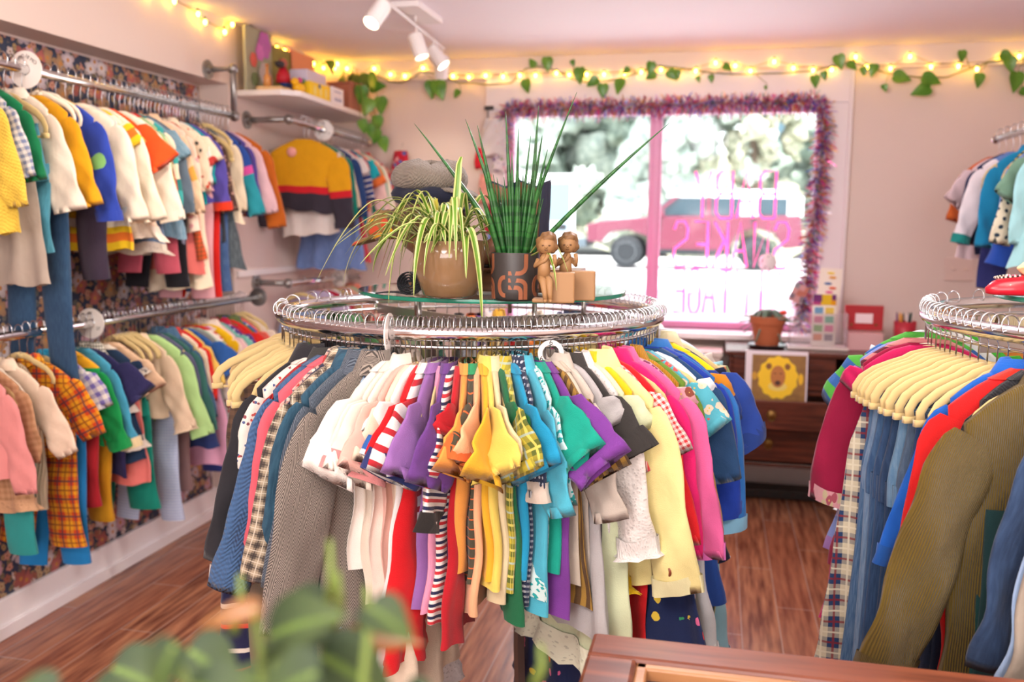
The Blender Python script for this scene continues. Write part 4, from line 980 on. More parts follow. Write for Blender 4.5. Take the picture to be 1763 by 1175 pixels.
R, UV = strip(P, [.006, .007, .008, .006, .003], (0, 1, 0)); MB().grid(R, UV, False).build('leaf', sm, pot1)
pot2 = thing('snake_plant', 'spiky dark green snake plant in a black and copper patterned pot', 'potted plant', (-.397, 1.80, GZ))
MB().lathe([(0, 0), (.040, 0), (.046, .006), (.0475, .02), (.049, .092), (.048, .096), (.045, .096), (.044, .08), (0, .08)], n=48).build('pot', MT('black_stoneware', .45).color('34302E').m, pot2, flat_angle=50)
cop = MT('copper_inlay', .55, .2).color('94583A').m
def potline(pts):
    m = MB(); P = []
    for a, z in pts: q = math.radians(a-90+8); r = .0465+.0027*z/.09; P.append((r*math.cos(q), r*math.sin(q), z))
    R, UV = strip(P, [.0045]*len(P), (P[0][0], P[0][1], 0)); V = []
    rows = []
    for i, p in enumerate(P):
        T = np.array(P[min(i+1, len(P)-1)])-np.array(P[max(i-1, 0)]); T /= np.linalg.norm(T)+1e-9; N = np.array([p[0], p[1], 0])/math.hypot(p[0], p[1]); b = np.cross(T, N)
        rows.append([np.array(p)-b*.0042+N*.0009, np.array(p)+b*.0042+N*.0009, np.array(p)+b*.0042-N*.001, np.array(p)-b*.0042-N*.001])
    m.grid(rows, None, True, (True, True)); m.build('copper_line', cop, pot2, False)
def arcp(cx, cz, rx, rz, a0, a1, n=8): return [(cx+rx*math.cos(math.radians(a0+(a1-a0)*i/n)), cz+rz*math.sin(math.radians(a0+(a1-a0)*i/n))) for i in range(n+1)]
for o_ in (0, 90, 180, 270):
    potline([(30+o_, .094), (30+o_, .075)]+arcp(12+o_, .070, 18, .014, 0, -90)+[(-12+o_, .056)])
    potline([(-12+o_, .042)]+arcp(12+o_, .030, 18, .012, 90, 0)+[(30+o_, .012), (30+o_, .004)])
    potline([(-12+o_, .028)]+arcp(8+o_, .018, 10, .010, 90, 0)+[(18+o_, .012), (18+o_, .004)])
    potline(arcp(68+o_, .030, 14, .018, 80, 280, 12))
sg = MT('snake_leaf', .35); c = sg.coords('UV'); nz = sg.noise(sg.vec(c[0]*3, c[1]*28), 1.5, 2); sg.color(sg.mix((nz > .52)*.6, hexc('2E6A30'), hexc('14381E'))); sg = sg.m
rs = random.Random(11)
for i in range(64):
    az = rs.uniform(0, 2*PI); r0 = rs.uniform(.003, .036); tilt = rs.uniform(.02, .28)*(r0/.036+.3); L = rs.uniform(.09, .17) if i < 50 else rs.uniform(.18, .27)
    if i < 6: L = [.36, .34, .30, .31, .34, .29][i]; az, tilt = [(-.1, .75), (2.9, .62), (2.2, .12), (1.0, .08), (-.4, .35), (3.3, .3)][i]
    P = [(r0*math.cos(az)+math.sin(tilt)*L*q*math.cos(az)*(1+.15*q), r0*math.sin(az)+math.sin(tilt)*L*q*math.sin(az), .082+math.cos(tilt)*L*q) for q in np.linspace(0, 1, 10)]
    rr = rs.uniform(.0034, .0058); MB().tube(P, [rr*(1-(k/9)**2.2)+.0004 for k in range(10)], 8, up=(0, 1, 0)).build('leaf', sg, pot2)
for (az, reach, h, dr) in ((-.1, .08, .02, .07), (.3, .09, .05, .05)):
    P = arch((.03, -.02, .085), az-.5, reach, h, dr, 14); R, UV = strip(P, [.005*(1-(k/13)**3)+.0005 for k in range(14)], (0, 0, 1)); MB().grid(R, UV, False).build('leaf', sm, pot2)
# pair of ceramic child bookends
def bookend(loc, rz, label):
    t = thing('bookend', label, 'bookend', loc, rz, 'ceramic child bookends'); m = plain('sand_ceramic', 'A0784E', .55)
    MB().box((.020, 0, .030), (.056, .036, .060)).box((-.018, 0, .004), (.034, .036, .008)).build('block', m, t, False, .003)
    f = MB(); f.tube([(-.012, -.012, .052), (-.012, -.012, .07), (-.010, -.010, .088), (-.009, -.008, .097)], [.0135, .0125, .0105, .005], 14)
    for s in (-1, 1):
        f.tube([(-.012+s*.006, -.014, .050), (-.006+s*.006, -.034, .042), (-.004+s*.005, -.036, .022), (-.002+s*.005, -.038, .008)], [.0085, .0075, .0055, .0045], 10)
        f.ball((-.002+s*.005, -.042, .006), .0055, 8, (.8, 1.5, .7))
        f.tube([(-.012+s*.011, -.010, .084), (-.010+s*.019, -.016, .072), (.000+s*.010, -.024, .083), (.002+s*.006, -.020, .094)], [.0055, .0048, .004, .0045], 9)
    f.ball((-.008, -.009, .112), .0165, 14, (1, 1, 1.08)); f.ball((-.008, -.026, .109), .0028, 6)
    f.build('child_figure', m, t)
    h = MB().ball((-.008, .0, .1175), .0215, 16, (1.02, .98, .96), .12, 3)
    for s in (-1, 1): h.ball((-.008+s*.011, -.004, .106), .0085, 8, (.9, 1.2, 1.2), .1, 4)
    h.build('hair', plain('ceramic_hair', '7E5A36', .6), t)
    for s in (-1, 1): MB().ball((-.008+s*.0062, -.0245, .112), .0022, 6, (1.2, .5, .7)).build('eye', plain('ceramic_dark', '5A3A20', .5), t)
    MB().tube([(-.011, -.0235, .1035), (-.008, -.0245, .1028), (-.005, -.0235, .1035)], .0008, 5).build('mouth', plain('ceramic_dark', '5A3A20', .5), t)
bookend((-.318, 1.765, GZ), .12, 'tan ceramic child bookend, the nearer one right of the snake plant')
bookend((-.287, 1.835, GZ), .10, 'tan ceramic child bookend, the farther one behind its twin')
# caps on a wicker head
hs = thing('hat_block', 'rust-brown block under the stack of flat caps', 'hat stand', (-.665, 2.06, GZ))
MB().lathe([(0, 0), (.055, 0), (.055, .012), (.02, .02), (.02, .07), (.06, .10), (.068, .16), (.055, .215), (0, .235)], n=32).build('block', wood('hat_block_wood', '5A3A26', '8A6240'), hs)
def cap(name, label, z, mat, brimm, seed, rx, ry, h, brim_az, x=0, y=0):
    t = thing(name, label, 'hat', (-.665+x, 2.06+y, GZ+z+.045)); m = MB(); a = np.linspace(0, 2*PI, 48, endpoint=False); rs = np.random.RandomState(seed); ph = rs.uniform(0, 6, 4); rows = []
    for r, zz in ((.86, 0), (.98, .10), (1.05, .30), (1.06, .52), (.98, .76), (.80, .93), (.5, 1.02), (.15, 1.0), (.01, 1.0)):
        w = 1+.05*np.sin(a*5+ph[0])*min(1, zz*2)+.03*np.sin(a*9+ph[1]); rows.append(np.stack([np.cos(a)*rx*r*w, np.sin(a)*ry*r*w, (zz+.10*np.sin(a*3+ph[2])*zz+.06*np.sin(a*6+ph[3]+r*8)*(r < 1)*zz)*h], -1))
    m.grid(rows, None, True, (True, False)).build('crown', mat, t)
    b = MB(); rows = []
    for q in np.linspace(0, 1, 7):
        aa = np.linspace(brim_az-.85, brim_az+.85, 18); e = np.cos((aa-brim_az)*PI/1.75)
        rows.append(np.stack([np.cos(aa)*(rx*.88+q*.045*e), np.sin(aa)*(ry*.88+q*.045*e), .004-.018*q*q*e+0*aa], -1))
    r2_ = [r-np.array([0, 0, .005]) for r in rows[::-1]]; b.grid(rows+r2_, None, False).build('brim', brimm, t)
    MB().ball((0, 0, h*1.02), .007, 8, (1, 1, .6)).build('top_button', mat, t)
tw = cloth('herr:.02:.008', '6E4E36,4A3424')
cap('flat_cap', 'brown tweed flat cap, lowest of the cap stack behind the spider plant', .085, tw, tw, 1, .088, .092, .070, -2.7)
nv = cloth('solid', '1C2136'); cap('flat_cap', 'navy-black flat cap in the middle of the cap stack', .150, nv, nv, 2, .086, .088, .045, -.25, .012)
gt = cloth('knit:.009', '8A8074'); cap('newsboy_cap', 'grey-brown newsboy cap on top of the cap stack', .185, gt, gt, 3, .084, .086, .060, -.15, .006)
yl = cloth('floral:.03', '8A6A3A,E8A81E,C84A2A'); cap('floral_hat', 'mustard and brown floral cap peeping out left of the cap stack', .07, yl, yl, 4, .05, .055, .06, PI, -.095, -.01)
# rolled belt, boots, box
t = thing('rolled_tie', 'rolled black knitted tie lying on the glass left of the tan pot', 'tie', (-.632, 1.83, GZ)); rows = []
th = np.linspace(.3, 4*2*PI, 90); sp = np.stack([.0019*th*0+(.004+.00088*th)*np.cos(th)*1.0, .0*th, (.004+.00088*th)*np.sin(th)], -1)
m_ = sp[:, 2].min(); P = [tuple(p-np.array([0, 0, m_-.003])) for p in sp]+[(.015-.0, 0, .003)][:0]
last = P[-1]; 
MB().tube(P, .0018, 8, .014, up=(0, 1, 0)).build('roll', cloth('knit:.004', '22232A'), t)
MB().grid([[(-.075+.075*q, -.012*(.35+.65*q), .0015+.004*math.sin(q*3)), (-.075+.075*q, .012*(.35+.65*q), .0015+.004*math.sin(q*3)), (-.075+.075*q, .012*(.35+.65*q), .005+.004*math.sin(q*3)), (-.075+.075*q, -.012*(.35+.65*q), .005+.004*math.sin(q*3))] for q in np.linspace(0, 1, 8)], None, True, (True, True)).build('tail', cloth('knit:.004', '22232A'), t)
def boot(loc, rz, label):
    t = thing('child_boot', label, 'boot', loc, rz, 'brown and navy boots'); L = MT('worn_leather', .35); c = L.coords('Object'); L.color(L.mix(L.noise(L.vec(c[0], c[1], c[2]), 30, 3), hexc('5A3422'), hexc('9A6A4A')))
    a = np.linspace(0, 2*PI, 28, endpoint=False); rows = []
    for z, cx, rx, ry in ((.008, -.028, .062, .027), (.03, -.026, .058, .027), (.048, -.010, .043, .026), (.065, .004, .031, .026), (.10, .006, .029, .027), (.14, .004, .033, .031), (.175, .002, .036, .033)):
        top = .016*np.abs(np.cos(a)) if z > .17 else 0; rows.append(np.stack([cx+rx*np.cos(a), ry*np.sin(a), z+top+0*a], -1))
    MB().grid(rows, None, True, (True, False)).build('shaft', L.m, t)
    rows2 = [[r[k]*np.array([1.05, 1.05, 1])+np.array([0, 0, 0]) for k in range(-6, 7)] for r in rows[3:]]; MB().grid(rows2, None, False).build('back_panel', plain('navy_leather', '1C2640', .4), t)
    MB().prism([(-.088, 0), (.034, 0), (.034, .012), (-.02, .007), (-.088, .009)], -.025, .025).build('sole', plain('dark_sole', '2A1C16', .6), t, False, .003)
    MB().grid([[tuple(p*np.array([1.02, 1.02, 1])+np.array([0, 0, dz])) for p in rows[-1]] for dz in (0, .004)], None, True).build('top_trim', plain('navy_leather', '1C2640', .4), t)
bx = thing('wooden_box', 'small dark wooden box between the snake plant and the bookends', 'box', (-.425, 2.01, GZ)); wd2 = wood('box_wood', '5A3A24', '8A5A38', axis=0)
MB().box((0, 0, .025), (.26, .10, .045)).build('box', wd2, bx, False, .003); MB().box((0, 0, .051), (.27, .11, .007)).build('lid', wd2, bx, False, .002)
boot((-.40, 1.99, GZ+.055), .25, 'brown leather and navy child boot on the wooden box, right one')
boot((-.475, 2.015, GZ+.055), .35, 'brown leather and navy child boot on the wooden box, left one behind the spikes')
# ================================================================ RED SHOE ON THE RIGHT RACK
t = thing('moccasin', 'red leather child moccasin with cream fleece cuff and beading on the right rack', 'shoe', (.575, 1.90, 1.371), .16); red = MT('red_leather', .3, coat=.2).color('C4142A').m
a = np.linspace(0, 2*PI, 40, endpoint=False); rows = []
def sole(a, k): c, s = math.cos(a), math.sin(a); x = -.078*k*c if c > 0 else -.062*k*c; return x, .027*k*s*(1-.15*abs(c)**3)
for z, k, sh in ((.001, .80, 0), (.004, .96, 0), (.014, 1.0, .002), (.026, .93, .008), (.036, .80, .018)):
    rows.append([(sole(q, k)[0]+sh*(1 if math.cos(q) > 0 else .1), sole(q, k)[1], z+(.012 if z > .02 else 0)*max(0, -math.cos(q))) for q in a])
MB().grid(rows, None, True, (True, True)).build('upper', red, t)
MB().ball((.022, 0, .052), .03, 18, (1.35, .92, .55), .10, 7).build('fleece_cuff', plain('cream_fleece', 'F2DEA6', .95), t)
MB().ball((.024, 0, .061), .02, 14, (1.5, .9, .45), .05, 2).build('fleece_lining', plain('gold_fleece', 'D9A23C', .95), t)
for k in range(26):
    q = math.radians(-75+150*k/25); x, y = -.016-.043*math.cos(q), .021*math.sin(q)
    MB().ball((x, y, .0335+.006*(1-math.cos(q))), .0021, 6).build('bead', plain(*(('bead_dark', '2A1A16', .3), ('bead_pale', 'E8DCC8', .3))[k % 2]), t)
for k in range(7): MB().ball((-.04+.004*k, -.004+.003*(k % 3), .0375), .0026, 6).build('bead', plain(*(('bead_silver', 'C8C8D0', .2), ('bead_pink', 'E04A6A', .3))[k % 2]), t)
# ================================================================ SHELF IN THE CORNER
sh = thing('wall_shelf', 'long white shelf high in the far left corner holding pictures and toys', 'shelf', (-2.17, 4.72, 2.10))
MB().prism([(-.16, -.59), (-.16, .60), (.12, .60), (.17, -.52), (.10, -.59)], 0, .026, 'xy').build('board', white_paint, sh, False, .002)
SZ = 2.127
def slab(name, label, cat, px0, px1, py0, py1, X_, mat, th=.015, lean=.0, group=None):
    """flat item standing parallel to the left wall, measured from the photo"""
    a = at(px0, (py0+py1)/2, 0, X_); b = at(px1, (py0+py1)/2, 0, X_); h = at(px0, py0, 0, X_).z-SZ
    t = thing(name, label, cat, (X_, (a.y+b.y)/2, SZ), 0, group); w = b.y-a.y
    M = Matrix.Rotation(-lean, 3, 'Y'); MB().box((0, 0, 0), (th, w, h), M=M).build('panel', mat, t, False, .002, loc=(-h/2*math.sin(lean), 0, h/2)); return t, w, h
t, w, h = slab('canvas_painting', 'sage canvas painted with pink flowers at the left end of the shelf', 'painting', 421, 466, 42, 160, -2.27, plain('sage_canvas', 'A9A88C', .7))
fl = [('C06AB0', .05, .30, .06), ('D87AC0', .0, .25, .04), ('E06A5A', -.07, .19, .032), ('C8B8B0', .04, .13, .05), ('7A8A5A', -.06, .08, .03), ('D0B0A8', .09, .10, .03)]
for k, (cc, y, z, r) in enumerate(fl):
    m = MB()
    for q in range(6): aa = q*PI/3; m.ball((.012+.001*k, y+.6*r*math.cos(aa), z*h/.38+.6*r*math.sin(aa)), r*.55, 8, (.08, 1, 1))
    m.build('painted_flower', plain('petal_'+cc, cc, .7), t)
t, w, h = slab('leaning_print', 'dark framed print leaning on the wall behind the figurine', 'picture', 460, 500, 75, 155, -2.29, plain('olive_print', '8A8348', .6)); MB().box((0, -w/2, h/2), (.02, .012, h)).build('frame', plain('dark_frame', '4A3A34', .4), t, False)
t, w, h = slab('leaning_print', 'salmon pink print with a small landscape leaning on the wall', 'picture', 497, 538, 84, 150, -2.29, plain('salmon_print', 'E89A78', .7)); MB().box((.010, 0, h*.32), (.002, w*.6, h*.3)).build('landscape', plain('print_grey', '6A6450', .7), t, False)
def onshelf(px, py, X_): p = at(px, py, 0, X_); return (X_, p.y, SZ)
L0 = onshelf(472, 150, -2.16)
t = thing('wooden_tray', 'pale wooden tray on the shelf below the figurine', 'tray', (L0[0], L0[1]+.06, SZ)); pw = wood('pale_wood', 'C9A678', 'E2C69C'); MB().box((0, 0, .012), (.13, .24, .022)).build('tray', pw, t, False, .004); MB().torus((0, 0, .026), .05, .004, 30, 6).build('rim', pw, t)
t = thing('wooden_figure', 'toy figure with dark arms, red skirt and blue trousers on the shelf', 'toy', (L0[0], L0[1]+.10, SZ+.027))
MB().ball((0, 0, .13), .024, 10).build('head', plain('toy_skin', 'A85A4A', .6), t); MB().ball((.0, -.035, .12), .022, 8, (1, 1.6, .8)).build('arm', plain('toy_dark', '2A2A30', .6), t)
MB().lathe([(.038, .035), (.034, .07), (.016, .11)], n=20).build('red_skirt', plain('toy_red', 'B8162A', .6), t); MB().tube([(0, .0, .045), (.0, .05, .035), (0, .09, .01)], [.024, .022, .018], 12).build('blue_trousers', plain('toy_blue', '2A4A8E', .6), t)
t = thing('glass_bottle', 'small glass bottle standing at the left of the toy figure', 'bottle', (L0[0]-.02, L0[1]-.03, SZ+.02)); MB().lathe([(0, 0), (.018, 0), (.018, .05), (.006, .07), (.006, .10), (0, .10)], n=16).build('bottle', plain('amber_glass', 'C98A4A', .1), t); MB().lathe([(0, .1), (.008, .1), (.008, .112), (0, .112)], n=12).build('cap', plain('copper_cap', 'B87A4A', .3, .8), t)
t = thing('wire_loop', 'grey metal hook ring standing above the flower canvas edge', 'hook', (-2.27, L0[1]-.01, SZ+.26)); MB().torus((0, 0, .03), .028, .006, 24, 8, 'x').build('ring', galv, t); MB().tube([(0, 0, .0), (0, 0, -.26)], .004, 8).build('stem', galv, t)
L1 = onshelf(515, 160, -2.08)
t = thing('toy_duck', 'yellow plastic pull-toy beside the yellow box', 'toy', (L1[0], L1[1]-.0, SZ)); MB().ball((0, 0, .035), .03, 12, (1, 1.5, .9)).build('body', plain('toy_yellow', 'F2B80E', .3), t); MB().ball((0, -.045, .06), .02, 10).build('head', plain('toy_yellow', 'F2B80E', .3), t)
for k, cc in enumerate(('C83A8A', '2A7A4A')): MB().ball((.0, .01+.03*k, .075), .014, 8).build('knob', plain('toy_knob_'+cc, cc, .4), t)
def cardbox(name, label, cat, px0, px1, ytop, ybot, X_, col, depth, group=None):
    a = at(px0, ybot, 0, X_); b = at(px1, ybot, 0, X_); h = at((px0+px1)/2, ytop, 0, X_).z-SZ; t = thing(name, label, cat, (X_-depth/2, (a.y+b.y)/2, SZ)); MB().box((0, 0, h/2), (depth, b.y-a.y, h)).build('box', plain('card_'+col, col, .5), t, False, .002); return t, b.y-a.y, h
t, w, h = cardbox('toy_box', 'bright yellow toy box with pale printed figures on the shelf', 'box', 535, 569, 145, 178, -2.045, 'F6CE1A', .05)
for k in (-.28, .0, .27): MB().ball((.026, w*k, h*.5), .022, 10, (.06, .7, 1.2)).build('printed_figure', plain('print_pale', 'F2DE8A', .6), t)
MB().ball((.027, -w*.06, h*.82), .012, 8, (.06, 1.2, 1)).build('printed_mark', plain('print_blue', '3A5AA0', .6), t)
t, w, h = cardbox('greeting_card', 'white card with small blue print standing right of the yellow box', 'card', 572, 592, 152, 187, -2.045, 'F0ECF2', .012)
for z in (.25, .35, .75): MB().box((.0068, 0, h*z), (.001, w*.6, h*.04)).build('printed_line', plain('print_blue', '3A5AA0', .6), t, False)
t, w, h = cardbox('book', 'white book lying on top behind the yellow toy box', 'book', 530, 562, 125, 178, -2.12, 'D8D2EA', .10)
# planter with pothos
L2 = onshelf(612, 190, -2.10)
pp = thing('planter', 'terracotta planter with geometric pattern and trailing pothos on the shelf end', 'potted plant', (-2.13, 5.07, SZ))
tc = MT('patterned_terracotta', .8); c = tc.coords('UV'); dd = ((c[0]*18).fr()-.5).abs()+((c[1]*18).fr()-.5).abs(); tc.color(tc.mix((dd*6).fr() < .45, hexc('B4664A'), hexc('A87A68'))); tc = tc.m
MB().lathe([(0, 0), (.070, 0), (.080, .15), (.09, .15), (.09, .165), (.075, .165), (.072, .14), (0, .14)], n=4, sx=1.25, sy=1.25).build('pot', tc, pp, False, .004).rotation_euler = (0, 0, .6)
lf = MT('pothos_leaf', .35); c = lf.coords('UV'); c2 = lf.coords('Object'); lf.color(lf.mix((lf.noise(lf.vec(c2[0], c2[1], c2[2]), 12, 2)-.3)*1.8, hexc('3E7A1E'), hexc('7AA83A'))); lf = lf.m
vinem = plain('vine_stem', '7A7A3A', .6)
def leaf_mesh(mb, base, d, nrm, L, wd=.42):
    """heart-shaped leaf: base point, direction, normal"""
    d = Vector(d).normalized(); nrm = Vector(nrm); b = d.cross(nrm).normalized(); nrm = b.cross(d).normalized(); rows = []; UV = []
    prof = [(-.06, .10), (-.04, .28), (.06, .40), (.2, .46), (.38, .42), (.58, .31), (.76, .19), (.9, .09), (1.0, .005)]
    for q, w in prof:
        p = Vector(base)+d*L*q-nrm*L*.22*q*q; r = []
        for s in (-1, -.5, 0, .5, 1): r.append(tuple(p+b*s*w*L*wd/.42+nrm*L*.10*abs(s)*w*2-d*(L*.05*abs(s) if q < .1 else 0)))
        rows.append(r); UV.append([(s, q) for s in (0, .25, .5, .75, 1)])
    mb.grid(rows, UV, False)
def vine(parent, path, mat=vinem, r=.003): MB().tube(path, r, 6).build('stem', mat, parent)
rs = random.Random(3); lv = [(.10, -.02, .14, .10), (.12, .05, .20, .11), (.14, .0, .07, .10), (.05, .1, .22, .10), (-.02, .1, .19, .09), (.16, .06, -.02, .09), (.17, .02, -.10, .085), (.15, -.05, -.08, .08), (.13, -.1, -.06, .075), (.03, -.1, .2, .09), (-.06, -.04, .24, .09), (.17, .09, .09, .10), (.18, .08, -.14, .09), (.1, .14, .16, .09)]
for (x, y, z, L) in lv:
    d = (rs.uniform(-.2, .5), rs.uniform(-.3, .4), -1 if z < .16 else rs.uniform(-.5, .2)); mb = MB(); leaf_mesh(mb, (x, y, z), d, (1, -1, .4), L); mb.build('leaf', lf, pp)
    vine(pp, [(0, 0, .15), (x*.5, y*.5, max(z, .17)+.05), (x, y, z)], r=.002)
# ================================================================ TRACK LIGHTS
tl = thing('track_light', 'white ceiling track with four tilted cylinder spotlights', 'ceiling light', (-1.05, 3.6, 2.45))
A = at(655, -6, 2, 2.40)-Vector((-1.05, 3.6, 2.45)); B = at(764, 84, 2, 2.40)-Vector((-1.05, 3.6, 2.45))
MB().tube([tuple(A-(B-A)*.8), tuple(B)], .012, 4, .008).build('track', white_paint, tl, False)
mid = A+(B-A)*.42; MB().box((mid.x+.03, mid.y, -.0125), (.13, .36, .025)).build('canopy', white_paint, tl, False, .004)
MB().tube([tuple(mid+Vector((.02, 0, 0))), (mid.x+.02, mid.y, -.02)], .006, 8).build('stem', white_paint, tl)
can = plain('lamp_can_white', 'F0EAE6', .4); bulbm = glow('spot_bulb', 'FFE6B8', 14); dimm = glow('spot_bulb_edge', 'FFE0B0', 5)
def spot(q, dirv, drop, on, tgt=None, L=.115, r=.036):
    p = A+(B-A)*q; s = Vector((p.x, p.y, p.z-drop)); d = Vector(dirv).normalized(); h = MB()
    R = d.to_track_quat('Z', 'Y').to_matrix(); m = MB().lathe([(0, -.03), (r*.8, -.03), (r, -.022), (r, L-.03), (r*.88, L-.03), (r*.85, L-.055), (0, L-.055)], n=28)
    m.v = [V@np.array(R).T for V in m.v]; o = m.build('spotlight', can, tl, loc=s, flat_angle=35)
    f = MB().lathe([(0, L-.045), (r*.84, L-.043), (r*.84, L-.036), (0, L-.032)], n=24); f.v = [V@np.array(R).T for V in f.v]; f.build('bulb', on, o)
    MB().tube([tuple(p-s), (0, 0, -.005)], .006, 8).build('stem', white_paint, o)
    wp_ = Vector((-1.05, 3.6, 2.45))+s+d*(L+.01)
    return wp_, d
W0 = Vector((-1.05, 3.6, 2.45)); spots = []
for (q, dv, dr, on) in ((.0, (-.25, -.6, -.75), .05, bulbm), (.50, (.35, -.1, -.9), .065, dimm), (.80, (.62, -.05, -.75), .06, bulbm), (.97, (-.25, .55, -.85), .07, dimm)):
    spots.append(spot(q, dv, dr, on))
for (wp_, d), e in zip(spots, (16, 5, 10, 5)): lamp('spot_lamp', 'SPOT', wp_, e, (1, .84, .62), wp_+d, spot_size=1.5, spot_blend=.6, shadow_soft_size=.03)
for tg, ps, e in (((-2.3, 2.75, 1.9), (-1.0, 2.1, 2.36), 26), ((-2.25, 3.3, 1.0), (-1.0, 2.5, 2.36), 24), ((-.6, 1.6, 1.0), (-.9, .4, 2.36), 13), ((.9, 1.8, .9), (.6, .5, 2.36), 22)):
    lamp('track_spot_lamp', 'SPOT', ps, e, (1, .86, .68), tg, spot_size=1.35, spot_blend=.8, shadow_soft_size=.035)
# ================================================================ STRING LIGHTS AND VINE
wb = glow('fairy_bulb', 'FFC63C', 32)
def string(name, label, pts, wirepts):
    t = thing(name, label, 'string lights', pts[0]); o = Vector(pts[0])
    MB().tube([tuple(Vector(p)-o) for p in wirepts], .0022, 6).build('wire', plain('fairy_wire', 'B8A878', .6), t)
    for i, p in enumerate(pts):
        q = Vector(p)-o; m = MB().ball((0, 0, 0), .0085, 8, (1, 1, 1.5)); b = m.build('bulb', wb, t, loc=q)
        MB().tube([(0, 0, .01), (0, 0, .024)], .005, 8).build('socket', plain('fairy_socket', '6A7A4A', .6), b)
bk = [(576, 117), (581, 110), (597, 118), (615, 135), (644, 118), (672, 128), (697, 131), (728, 117), (780, 131), (807, 133), (836, 130), (866, 132), (895, 130), (922, 130), (958, 126), (980, 129), (1010, 128), (1040, 128), (1075, 127), (1104, 124), (1138, 120), (1165, 125), (1198, 122), (1232, 108), (1266, 113), (1292, 122), (1333, 106), (1366, 117), (1400, 121), (1432, 120), (1473, 98), (1492, 116), (1533, 118), (1567, 97), (1603, 115), (1650, 114), (1682, 119), (1725, 98), (1755, 97)]
P = [tuple(at(x, y, 1, BY-.055)) for x, y in bk]
string('string_lights', 'warm fairy lights strung along the top of the window wall', P, [(p[0], p[1], p[2]+.012+.006*math.sin(i*2.1)) for i, p in enumerate(P)])
lb = [(262, -10), (300, 2), (341, 24), (353, 38), (387, 55), (400, 42)]; P = [tuple(at(x, y, 0, XB+.03)) for x, y in lb]
string('string_lights', 'blurred fairy lights along the beam above the upper left rail', P, [(p[0]-.015, p[1], p[2]+.015) for p in P])
lb = [(476, 83), (490, 88), (499, 95), (540, 110), (557, 117)]; P = [tuple(at(x, y, 0, XB+.03)) for x, y in lb]
string('string_lights', 'fairy lights above the pictures on the white shelf', P, [(p[0]-.015, p[1], p[2]+.012) for p in P])
vn = thing('pothos_vine', 'long leafy vine trailing over the window with the fairy lights', 'plant', tuple(at(650, 130, 1, BY-.04)))
vp = [(650, 130), (672, 141), (690, 143), (712, 133), (727, 122), (760, 130), (790, 143), (815, 143), (840, 146), (880, 143), (905, 118), (930, 115), (960, 122), (985, 136), (1010, 142), (1060, 137), (1095, 127), (1130, 113), (1180, 118), (1215, 124), (1260, 128), (1300, 127), (1350, 126), (1400, 122), (1432, 115), (1465, 105), (1495, 116), (1530, 127), (1580, 133), (1630, 133), (1670, 118), (1700, 108), (1730, 102), (1763, 100), (1800, 108)]
o = vn.location.copy(); MB().tube([tuple(at(x, y, 1, BY-.045)-o) for x, y in vp], .0035, 7).build('stem', vinem, vn)
lfs = [(743, 145, 0, 34), (752, 145, .4, 38), (790, 160, -.6, 18), (905, 142, .15, 26), (920, 118, -2.6, 18), (942, 104, .1, 26), (985, 108, .3, 12), (998, 122, .0, 30), (1028, 140, -1.0, 24), (1038, 150, .05, 26), (1070, 142, -.35, 28), (1083, 122, -.9, 16), (1122, 112, -.2, 22), (1128, 132, -1.2, 20), (1152, 126, .7, 24), (1166, 126, .2, 16), (1246, 117, 1.1, 18), (1224, 134, .1, 14), (1201, 136, .3, 12), (1318, 152, .1, 8), (1402, 135, .2, 22), (1418, 128, .2, 16), (1443, 100, .3, 26), (1460, 113, 1.0, 20), (1486, 120, .2, 16), (1506, 116, -.3, 22), (1540, 135, 1.35, 30), (1590, 138, 1.3, 32), (1522, 150, .3, 14), (1600, 156, -1.3, 32), (1656, 92, .1, 20), (1686, 132, .0, 24), (1724, 98, 1.2, 24), (1738, 104, .2, 26), (1750, 130, .0, 34), (1757, 160, 1.2, 20)]
for i, (x, y, ang, L) in enumerate(lfs):
    p = at(x, y-4, 1, BY-.07)-o; k = L/300.0*.88; mb = MB(); leaf_mesh(mb, tuple(p), (math.sin(ang), -.12, -math.cos(ang)), (.35*math.sin(i*1.7), -1, .25), k, .40); mb.build('leaf', lf, vn)
    near = min(vp, key=lambda q: abs(q[0]-x)); MB().tube([tuple(at(near[0], near[1], 1, BY-.045)-o), tuple(p+Vector((.01, .01, .01))), tuple(p)], .0016, 5).build('petiole', vinem, vn)
